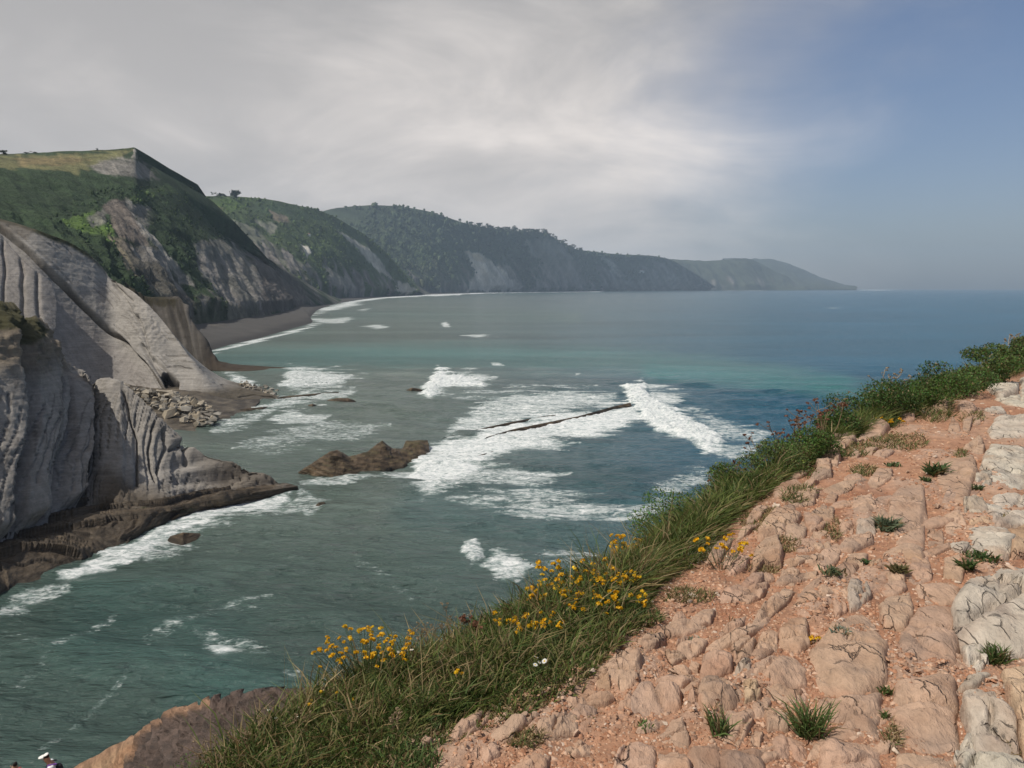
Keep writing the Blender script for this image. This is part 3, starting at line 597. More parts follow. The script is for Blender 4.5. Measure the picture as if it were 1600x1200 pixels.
# beach of dark shingle below the near hill
bw = O((180, 600, -.6), (270, 566, -.6), (325, 554, -.6), (362, 543, -.6), (402, 534, -.6), (445, 523, -.6), (475, 515, -.6), (492, 508, -.6), (488, 498, -.6), (507, 484.5, -.6), (545, 473.5, -.6), (600, 465.5, -.6), (665, 461.2, -.6), (735, 458.8, -.6))
bi = O((180, 555, 7), (240, 526, 7), (298, 513, 6.5), (345, 505.5, 6), (395, 496, 6), (430, 488, 5), (455, 481, 5), (470, 478, 5), (478, 474, 5), (494, 467.5, 4), (540, 463.8, 3), (598, 461.4, 3), (662, 458.6, 2.5), (735, 457.2, 2))
G = loft([bw + np.array((8, -8, -2)), bw, bw * .6 + bi * .4, bi + np.array((-10, 20, 1))], 240, [3, 12, 16])
relief('beach', G, lambda V, px, py, S, T: .5 * fbm(V, .03, 3) * sstep(T, .2, .5),
       lambda V, px, py, S, T, N: lerp(lerp((.042, .040, .040), (.075, .071, .067), sstep(T + .12 * fbm(V, .02, 3), .25, .5)), (.13, .115, .095), sstep(fbm(V, .05, 3), .1, .6) * sstep(T, .5, .9) * .6), M_beach, kind='structure')

# ================================================================== ROCKS IN THE SEA
def fin_rock(name, label, foot, crest, dys, back=5.0, ns=160, amp=.5, col=None, z0=0.0, nt_=30):
    ft = O(*[(p[0], p[1], z0) for p in foot]); cr = np.array([at(p[0], p[1], f_[1] + k) for p, f_, k in zip(crest, ft, dys)])
    lin = lambda R: np.stack([np.interp(np.linspace(0, len(R) - 1, ns), np.arange(len(R)), R[:, q]) for q in range(3)], 1)
    ft, cr = lin(ft), lin(cr); bk = cr + np.array((0, back, 0)); bk[:, 2] = -1.5
    G = loft([ft - np.array((0, 1.0, 1.5)), ft, cr, bk], ns, [3, nt_, 10])
    def dp(V, px, py, S, T):
        q = V[:, 2] * 1.5 + V[:, 0] * .35 + V[:, 1] * .3 + 1.2 * fbm(V, .12, 3)
        e = np.minimum(S, 1 - S); return (amp * (.6 * ((q * .8) % 1) + .9 * fbm(V, .5, 4) + .7 * fbm(V, .25, 4, ridged=True)) - .1) * sstep(e, 0, .04) * (1 - .75 * sstep(T, .6, .75)) * (1 - sstep(T, .9, 1))
    base = np.asarray(col if col is not None else (.115, .082, .052))
    def cl(V, px, py, S, T, N):
        q = V[:, 2] * 1.5 + V[:, 0] * .35 + V[:, 1] * .3 + 1.2 * fbm(V, .12, 3)
        c = lerp(base * .6, base * 1.25, sstep(.45 * np.sin(q * 5) + 1.4 * fbm(V, .6, 4), -.6, .8)); c = lerp(c, (.035, .028, .02), sstep(V[:, 2], .7, .1) * .8)
        return lerp(c, (.085, .078, .03), sstep(N[:, 2] + .5 * fbm(V, .4, 3), .75, 1.1) * .5)
    return relief(name, G, dp, cl, M_shelf, label=label, category='rock', smooth=False)
fin_rock('sea_stack', 'tall jagged brown rock fin rising from the bay beside the foam',
         [(466, 742), (492, 747), (520, 749), (548, 746), (570, 743), (592, 738), (612, 732), (630, 728), (648, 722), (660, 716), (672, 708)],
         [(466, 738), (488, 724), (514, 707), (527, 703), (545, 714), (574, 706), (597, 689), (612, 701), (629, 702), (634, 689), (668, 688)], [.2, 1.5, 2.6, 3, 3, 4, 5, 4.5, 4.5, 5, 4], 6, 200, .55)
fin_rock('low_reef', 'long thin dark reef line running through the white foam',
         [(755, 688), (800, 677), (850, 668), (905, 656), (950, 643), (988, 636)], [(760, 683), (800, 671), (850, 661), (905, 650), (955, 636), (985, 629)], [.6, 1, 1.2, 1.2, 1.6, 1.5], 2.5, 140, .22)
fin_rock('low_reef', 'shorter dark reef line just behind the long one in the foam', [(690, 686), (745, 674), (800, 664), (850, 653), (870, 650)], [(692, 684), (745, 671), (800, 659), (850, 650), (868, 648)], [.3, .7, .9, .8, .4], 2, 90, .18)
fin_rock('reef_rock', 'flat brown rock awash below the long reef', [(716, 720), (735, 719), (755, 714), (773, 707)], [(720, 718), (738, 714), (757, 709), (771, 704.5)], [.3, .8, .8, .3], 2.5, 60, .2, (.16, .12, .08))
fin_rock('reef_rock', 'small dark rock alone in open water near the cliff tip', [(492, 793), (500, 794), (508, 792), (512, 790)], [(493, 790), (498, 785), (506, 784), (512, 788)], [.2, .6, .6, .2], 1.6, 40, .18)
fin_rock('reef_rock', 'dark rock beside the breaking wave in mid bay', [(634, 611), (642, 613), (652, 612), (660, 611)], [(636, 609), (643, 606), (652, 607), (659, 609)], [.3, 1, 1, .3], 3, 40, .3)
fin_rock('reef_rock', 'broad dark rock awash right of the slab cliff tip', [(508, 628), (525, 630), (545, 629), (556, 627)], [(511, 625), (526, 622), (543, 622), (553, 625)], [.4, 1.2, 1.2, .4], 4, 60, .3)
fin_rock('reef_rock', 'small dark rock under the broad one in the cove surf', [(480, 636), (487, 637), (496, 635)], [(481, 633), (488, 631), (495, 633)], [.3, .8, .3], 3, 36, .3)
fin_rock('reef_rock', 'low dark ledge trailing from the slab cliff tip into surf', [(425, 625), (445, 623), (470, 621), (500, 617), (530, 614)], [(428, 622), (446, 619), (470, 617), (500, 614), (528, 612.5)], [.4, 1, 1, .9, .3], 4, 80, .25)
fin_rock('reef_rock', 'brown rock shelf awash at the foot of the boulder heap', [(360, 645), (385, 643), (410, 640), (425, 636)], [(364, 642), (386, 638), (410, 636), (422, 635)], [.3, 1, .9, .3], 5, 60, .25)
fin_rock('reef_rock', 'dark rock in the foam below the cliff toe', [(262, 843), (285, 848), (308, 842), (318, 836)], [(266, 838), (286, 832), (305, 833), (316, 834)], [.3, 1, 1, .3], 2, 50, .2)
fin_rock('reef_rock', 'small dark ledge in foam along the platform edge', [(290, 822), (312, 820), (332, 812)], [(294, 818), (312, 812), (330, 810)], [.3, .7, .3], 2, 40, .2)

# ================================================================== BOULDERS AND FAR SMALL THINGS
import bmesh
def hull_mesh(name, n, sc, seed, colr, mat, jit=.12):
    r = np.random.default_rng(seed); bm = bmesh.new()
    P = r.uniform(-1, 1, (n, 3)); P = np.sign(P) * np.abs(P) ** .55 * np.array(sc) * .5
    for p in P: bm.verts.new(p)
    bmesh.ops.convex_hull(bm, input=bm.verts)
    bmesh.ops.delete(bm, geom=[v for v in bm.verts if not v.link_faces], context='VERTS')
    me = bpy.data.meshes.new(name); bm.to_mesh(me); bm.free()
    a = me.color_attributes.new('Col', 'FLOAT_COLOR', 'POINT'); nv = len(me.vertices)
    c = np.ones((nv, 4), np.float32); c[:, :3] = np.asarray(colr) * (1 + jit * r.normal(size=(nv, 1))); a.data.foreach_set('color', c.ravel())
    me.materials.append(mat); return me
bcol = [(.33, .29, .23), (.27, .25, .215), (.22, .20, .17), (.30, .255, .19), (.17, .155, .13)]
BM = [hull_mesh('boulder', 16, (1, .8, .42 + .05 * (k % 4)), 100 + k, bcol[k % 5], M_bould) for k in range(12)]
r3 = np.random.default_rng(21); heap = [(186, 600), (215, 606), (262, 612), (300, 622), (330, 636), (342, 650), (330, 664), (300, 662), (268, 650), (235, 632), (205, 612)]
def boulder(me, p, s, label, group=None, rot=None):
    o = bpy.data.objects.new('boulder', me); C.objects.link(o); o.location = p; o.scale = s if hasattr(s, '__len__') else (s, s, s)
    o.rotation_euler = rot if rot is not None else (r3.normal(0, .35), r3.normal(0, .35), r3.uniform(0, 6.28)); o['label'] = label; o['category'] = 'boulder'
    if group: o['group'] = group
    return o
nb = 0
while nb < 210:
    qx, qy = r3.uniform(184, 345), r3.uniform(596, 668)
    if polydist(np.array([qx]), np.array([qy]), heap)[0] < 0: continue
    zz = np.interp(qy, [598, 664], [5.2, .35]) + r3.uniform(-.3, .5); p = on(qx, qy, zz)
    boulder(BM[r3.integers(12)], p, float(r3.choice([1.3, 1.7, 2.2, 2.9], p=[.3, .35, .25, .1])), 'angular boulder in the heap between the grey slab cliffs', 'boulders heaped in the cove'); nb += 1
boulder(BM[0], on(262, 614, 4.4), (6.2, 4.0, 3.2), 'largest pale slab boulder lying at the top of the heap', rot=(.1, .15, .3))
boulder(BM[3], on(266, 645, 2.3), (3.6, 3.2, 3.6), 'square pale block near the lower edge of the boulder heap', rot=(.1, -.1, .6))
boulder(BM[5], on(283, 638, 2.6), (4.4, 3.0, 2.6), 'long pale grey boulder right of the square block', rot=(.25, .1, 2.9))
for k in range(60):
    t = r3.uniform(); qx, qy = 378 + 55 * t + r3.normal(0, 3), 601 + 14 * t + r3.normal(0, 2.2)
    boulder(BM[r3.integers(12)], on(qx, qy, 1.1 * (1 - t) + .3), float(r3.uniform(.8, 1.9)), 'small brown rock strewn along the tip of the slab cliff', 'rocks on the slab cliff tip')
# cove floor under the boulders
cf = O((150, 598, 4.6), (200, 602, 4.4), (250, 608, 3.9), (300, 620, 2.9), (350, 632, 1.4), (400, 630, .2)); cn = O((150, 640, 2), (200, 640, 2), (240, 652, 1.2), (280, 668, .2), (320, 676, -.5), (380, 655, -.6))
G = loft([cn - np.array((0, 2, 1)), cn, cf + np.array((0, 6, .6))], 60, [2, 24])
relief('cove_shore', G, lambda V, px, py, S, T: .4 * fbm(V, .3, 3), lambda V, px, py, S, T, N: lerp((.05, .042, .034), (.12, .10, .075), sstep(fbm(V, .3, 4), -.3, .4)), M_shelf, kind='structure')

from mathutils.bvhtree import BVHTree
_bvh = {}
def hit(objname, px_, py_):
    if objname not in _bvh:
        me = bpy.data.objects[objname].data; co = np.empty(len(me.vertices) * 3, np.float32); me.vertices.foreach_get('co', co); li = np.empty(len(me.loops), np.int32); me.loops.foreach_get('vertex_index', li)
        _bvh[objname] = BVHTree.FromPolygons(co.reshape(-1, 3).tolist(), li.reshape(-1, 4).tolist())
    return _bvh[objname].ray_cast(Vector((0, 0, CAMZ)), Vector(ray(px_, py_)).normalized())[0]
M_wall = plain('white_render', (.72, .70, .66)); M_roof = plain('clay_roof', (.22, .12, .08)); M_win = plain('window_dark', (.03, .035, .04), .2, .5, .1)
def boxv(x0, x1, y0, y1, z0, z1): return [(a, b, c) for c in (z0, z1) for b in (y0, y1) for a in (x0, x1)]
BOXF = np.array([(0, 2, 3, 1), (4, 5, 7, 6), (0, 1, 5, 4), (2, 6, 7, 3), (0, 4, 6, 2), (1, 3, 7, 5)])
def house(loc, w, d, h, label, nwin):
    e = empty('house', loc, label, 'house')
    mesh('wall', boxv(-w / 2, w / 2, -d / 2, d / 2, -h * .6, h), BOXF, M_wall, e, smooth=False)
    o = .06 * w; mesh('roof', [(-w / 2 - o, -d / 2 - o, h), (w / 2 + o, -d / 2 - o, h), (w / 2 + o, d / 2 + o, h), (-w / 2 - o, d / 2 + o, h), (-w / 2, 0, h * 1.45), (w / 2, 0, h * 1.45)],
                 [(0, 1, 5, 4), (2, 3, 4, 5), (0, 4, 3), (1, 2, 5), (3, 2, 1, 0)], M_roof, e, smooth=False)
    for k in range(nwin):
        xw = -w / 2 + w * (k + .5) / nwin; mesh('window', boxv(xw - w * .03, xw + w * .03, -d / 2 - .05 * h, -d / 2 + .02 * h, h * .35, h * .75), BOXF, M_win, e, smooth=False)
p = hit('wooded_headland', 1000, 426) or Vector(at(1000, 426, 7300)); house(p + Vector((0, -15, 6)), 72, 22, 17, 'long white house on the far wooded headland', 5)
p = hit('middle_hill', 483, 369) or Vector(at(483, 369, 2500)); house(p + Vector((0, -3, 1)), 8.5, 6, 5, 'tiny white house alone on the middle green hill', 3)

def crown_mesh(name, n, seed, colr, blob=5, sc=(1, 1, .9)):
    r = np.random.default_rng(seed); cs = r.normal(0, .28, (blob, 3)) * np.array((1, 1, .7)); cs[:, 2] += .1
    k = r.integers(blob, size=n); dv = r.normal(size=(n, 3)); dv /= np.linalg.norm(dv, axis=1)[:, None]
    P = (cs[k] + dv * (r.uniform(.12, .38, (n, 1)))) * np.array(sc); return leaf_quads(name, P, r.uniform(.2, .36, n), np.asarray(colr) * r.uniform(.6, 1.35, (n, 1)), r)
def leaf_quads(name, P, size, col, r, asp=.55, up=None, mat=None, make=True):
    n = len(P); a = r.normal(size=(n, 3)); 
    if up is not None: a = a * up[1] + np.asarray(up[0])
    a /= np.linalg.norm(a, axis=1)[:, None]; b = np.cross(a, r.normal(size=(n, 3))); b /= np.linalg.norm(b, axis=1)[:, None] + 1e-9
    size = np.asarray(size)[:, None]; c = np.cross(a, b)
    V = np.stack([P - a * size * .5, P + b * size * asp * .5 + c * size * .08, P + a * size * .5, P - b * size * asp * .5 + c * size * .08], 1).reshape(-1, 3)
    Fc = np.arange(4 * n).reshape(n, 4); cc = np.repeat(col, 4, 0)
    if not make: return V, Fc, cc
    o = mesh(name, V, Fc, mat or M_leaf, None, cc, smooth=False); me = o.data; bpy.data.objects.remove(o); return me
def tube(P, r0, r1, k=5):
    P = np.asarray(P, float); n = len(P); d = np.gradient(P, axis=0); d /= np.linalg.norm(d, axis=1)[:, None] + 1e-9
    ref = np.array((0.3, .95, .1)); u = np.cross(d, ref); u /= np.linalg.norm(u, axis=1)[:, None] + 1e-9; w = np.cross(d, u)
    R = np.linspace(r0, r1, n)[:, None, None]; a = np.linspace(0, 2 * np.pi, k, endpoint=False)[None, :, None]
    V = P[:, None] + R * (np.cos(a) * u[:, None] + np.sin(a) * w[:, None]); return V.reshape(-1, 3), grid_faces(n, k, True)
def joinm(parts):
    V, Fs, Cs, n = [], [], [], 0
    for p_ in parts:
        V.append(p_[0]); Fs.append(np.asarray(p_[1]) + n); n += len(p_[0])
        if len(p_) > 2: Cs.append(p_[2])
    return np.concatenate(V), np.concatenate(Fs), (np.concatenate(Cs) if Cs else None)
r4 = np.random.default_rng(5)
def crest_pt(nm, qx, qy, below):
    lo = None
    for t in np.arange(qy - 12, qy + 20, .5):
        if hit(nm, qx, t): lo = t; break
    return hit(nm, qx, (lo if lo is not None else qy) + below) or Vector(at(qx, qy, 3000))
M_bark = plain('bark', (.10, .075, .055))
TC = [crown_mesh('crown', 150, 300 + k, (.028, .042, .020)) for k in range(4)]
tv, tf = tube([(0, 0, -.3), (.02, 0, .2), (0, .02, .5)], .05, .02); _o = mesh('trunk', tv, tf, M_bark); TT = _o.data; bpy.data.objects.remove(_o)
def tree(loc, h, w, label, k, group=None):
    e = empty('tree', loc, label, 'tree', group); e.scale = (w, w, h)
    for nm, me in (('trunk', TT), ('crown', TC[k % 4])):
        o = bpy.data.objects.new(nm, me); C.objects.link(o); o.parent = e; o.location = (0, 0, .55 if nm == 'crown' else 0)
        if nm == 'crown': o.rotation_euler = (0, 0, k * 1.3)
tree(crest_pt('middle_hill', 369, 312, 6), 26, 24, 'dark round tree on the skyline of the middle hill', 0)
tree(crest_pt('middle_hill', 345, 309, 1), 10, 22, 'low dark bush left of the round skyline tree', 1)
for k in range(46):
    qx = 735 + 175 * (k + r4.uniform(-.4, .4)) / 46; cxs, cys = zip((665, 330), (735, 351), (800, 361), (853, 366), (892, 388), (960, 398))
    qy = np.interp(qx, cxs, cys); Y = np.interp(qx, cxs, [4900, 5200, 5600, 6000, 6500, 7100])
    h = r4.uniform(14, 30) * Y / 5500; tree(crest_pt('wooded_headland', qx, qy, 1.5), h, h * r4.uniform(.8, 1.6), 'small dark tree on the skyline of the far wooded headland', k, 'trees along the headland skyline')
for k, (qx, qy) in enumerate([(42, 240), (55, 239), (152, 235), (5, 240)]):
    tree(crest_pt('near_hill', qx, qy, .6), [1.2, 1.4, 1.6, 3][k], [4, 3.5, 2, 6][k], ['low bush on the meadow skyline, second from the left edge', 'low bush on the meadow skyline, third from the left edge', 'low bush on the meadow skyline near the hill summit', 'rounded bush on the hill skyline at the left edge'][k], k)

# ================================================================== CLIFFTOP IN FRONT
GZ = CAMZ - 1.6
PAIR = [((540, 1240), (270, 1205)), ((585, 1210), (395, 1128)), ((695, 1158), (515, 1056)), ((800, 1118), (635, 1006)), ((890, 1076), (745, 956)), ((940, 1024), (838, 914)), ((992, 968), (916, 886)),
        ((1020, 905), (1000, 868)), ((1100, 860), (1060, 815)), ((1140, 800), (1110, 780)), ((1210, 755), (1170, 742)), ((1265, 715), (1250, 705)), ((1300, 690), (1310, 674)), ((1400, 655), (1400, 628)),
        ((1480, 632), (1470, 600)), ((1540, 602), (1530, 577)), ((1610, 578), (1610, 553)), ((1800, 540), (1800, 520))]
INN = np.array([on(p[0][0], p[0][1], GZ)[:2] for p in PAIR]); EDG = np.array([on(p[1][0], p[1][1], GZ)[:2] for p in PAIR])
LAND = list(map(tuple, [(-9, -30), (-5, -6), (-2.6, -.6), (-1.5, 1.3)])) + [tuple(p) for p in EDG] + [(60, 52), (90, -30)]
def gz(x, y, full=False):
    x = np.atleast_1d(np.asarray(x, float)); y = np.atleast_1d(np.asarray(y, float))
    d = polydist(x, y, LAND); P = np.stack([x, y, 0 * x], 1)
    ins = GZ - .10 * np.exp(-np.clip(d, 0, 9) / .35) + .035 * fbm(P, .9, 3) + .012 * fbm(P, 5, 3)
    o = np.clip(-d, 0, 99); drop = 1.25 * o + .25 * o * sstep(o, .2, 2) + o.clip(0, 1.5) * .5 * fbm(P, .8, 3) + o.clip(0, 9) * .12 * fbm(P, .25, 3)
    al, ac = x * .5 + y * .866, x * .866 - y * .5; Q = np.stack([al * .45, ac, 0 * x], 1)         # low ribs of bedrock in the soil
    bed = sstep(fbm(Q, 2.6, 3) + .25 * fbm(P, .8, 2), -.05, .30) * sstep(d, .25, .6)
    ins = ins + bed * (.024 + .016 * fbm(Q, 9, 3) + .020 * ((ac * 7 + 1.2 * fbm(P, 4, 2)) % 1) - .012 * (np.abs((al * 5 + 1.5 * fbm(P, 3, 2)) % 1 - .5) < .05))
    zz = np.maximum(ins - drop, -4); return (zz, bed, Q) if full else zz
gx2 = axis(-1.0, 3.4, .022, -40, 80, 1.06); gy2 = axis(1.9, 5.2, .022, -30, 80, 1.06)
XX, YY = np.meshgrid(gx2, gy2); x, y = XX.ravel(), YY.ravel(); z, bed, Q = gz(x, y, True)
d = polydist(x, y, LAND); P = np.stack([x, y, z], 1); n = fbm(P, 2.2, 4); n2 = fbm(P, .5, 3)
c = lerp((.38, .205, .125), (.30, .140, .080), sstep(n + n2, -.2, .6)); c = lerp(c, (.44, .30, .21), sstep(fbm(P, 1.1, 3), .1, .5) * .6)
c = lerp(c, lerp((.44, .305, .225), (.36, .235, .165), sstep(fbm(Q, 12, 3), -.2, .4)), bed * .85)
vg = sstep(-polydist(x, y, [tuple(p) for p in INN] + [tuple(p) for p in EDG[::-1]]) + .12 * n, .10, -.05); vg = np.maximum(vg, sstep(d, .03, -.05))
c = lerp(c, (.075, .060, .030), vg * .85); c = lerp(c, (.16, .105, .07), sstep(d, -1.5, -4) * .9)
ground = mesh('clifftop_ground', P, grid_faces(len(gy2), len(gx2)), M_soil, None, c, kind='structure')

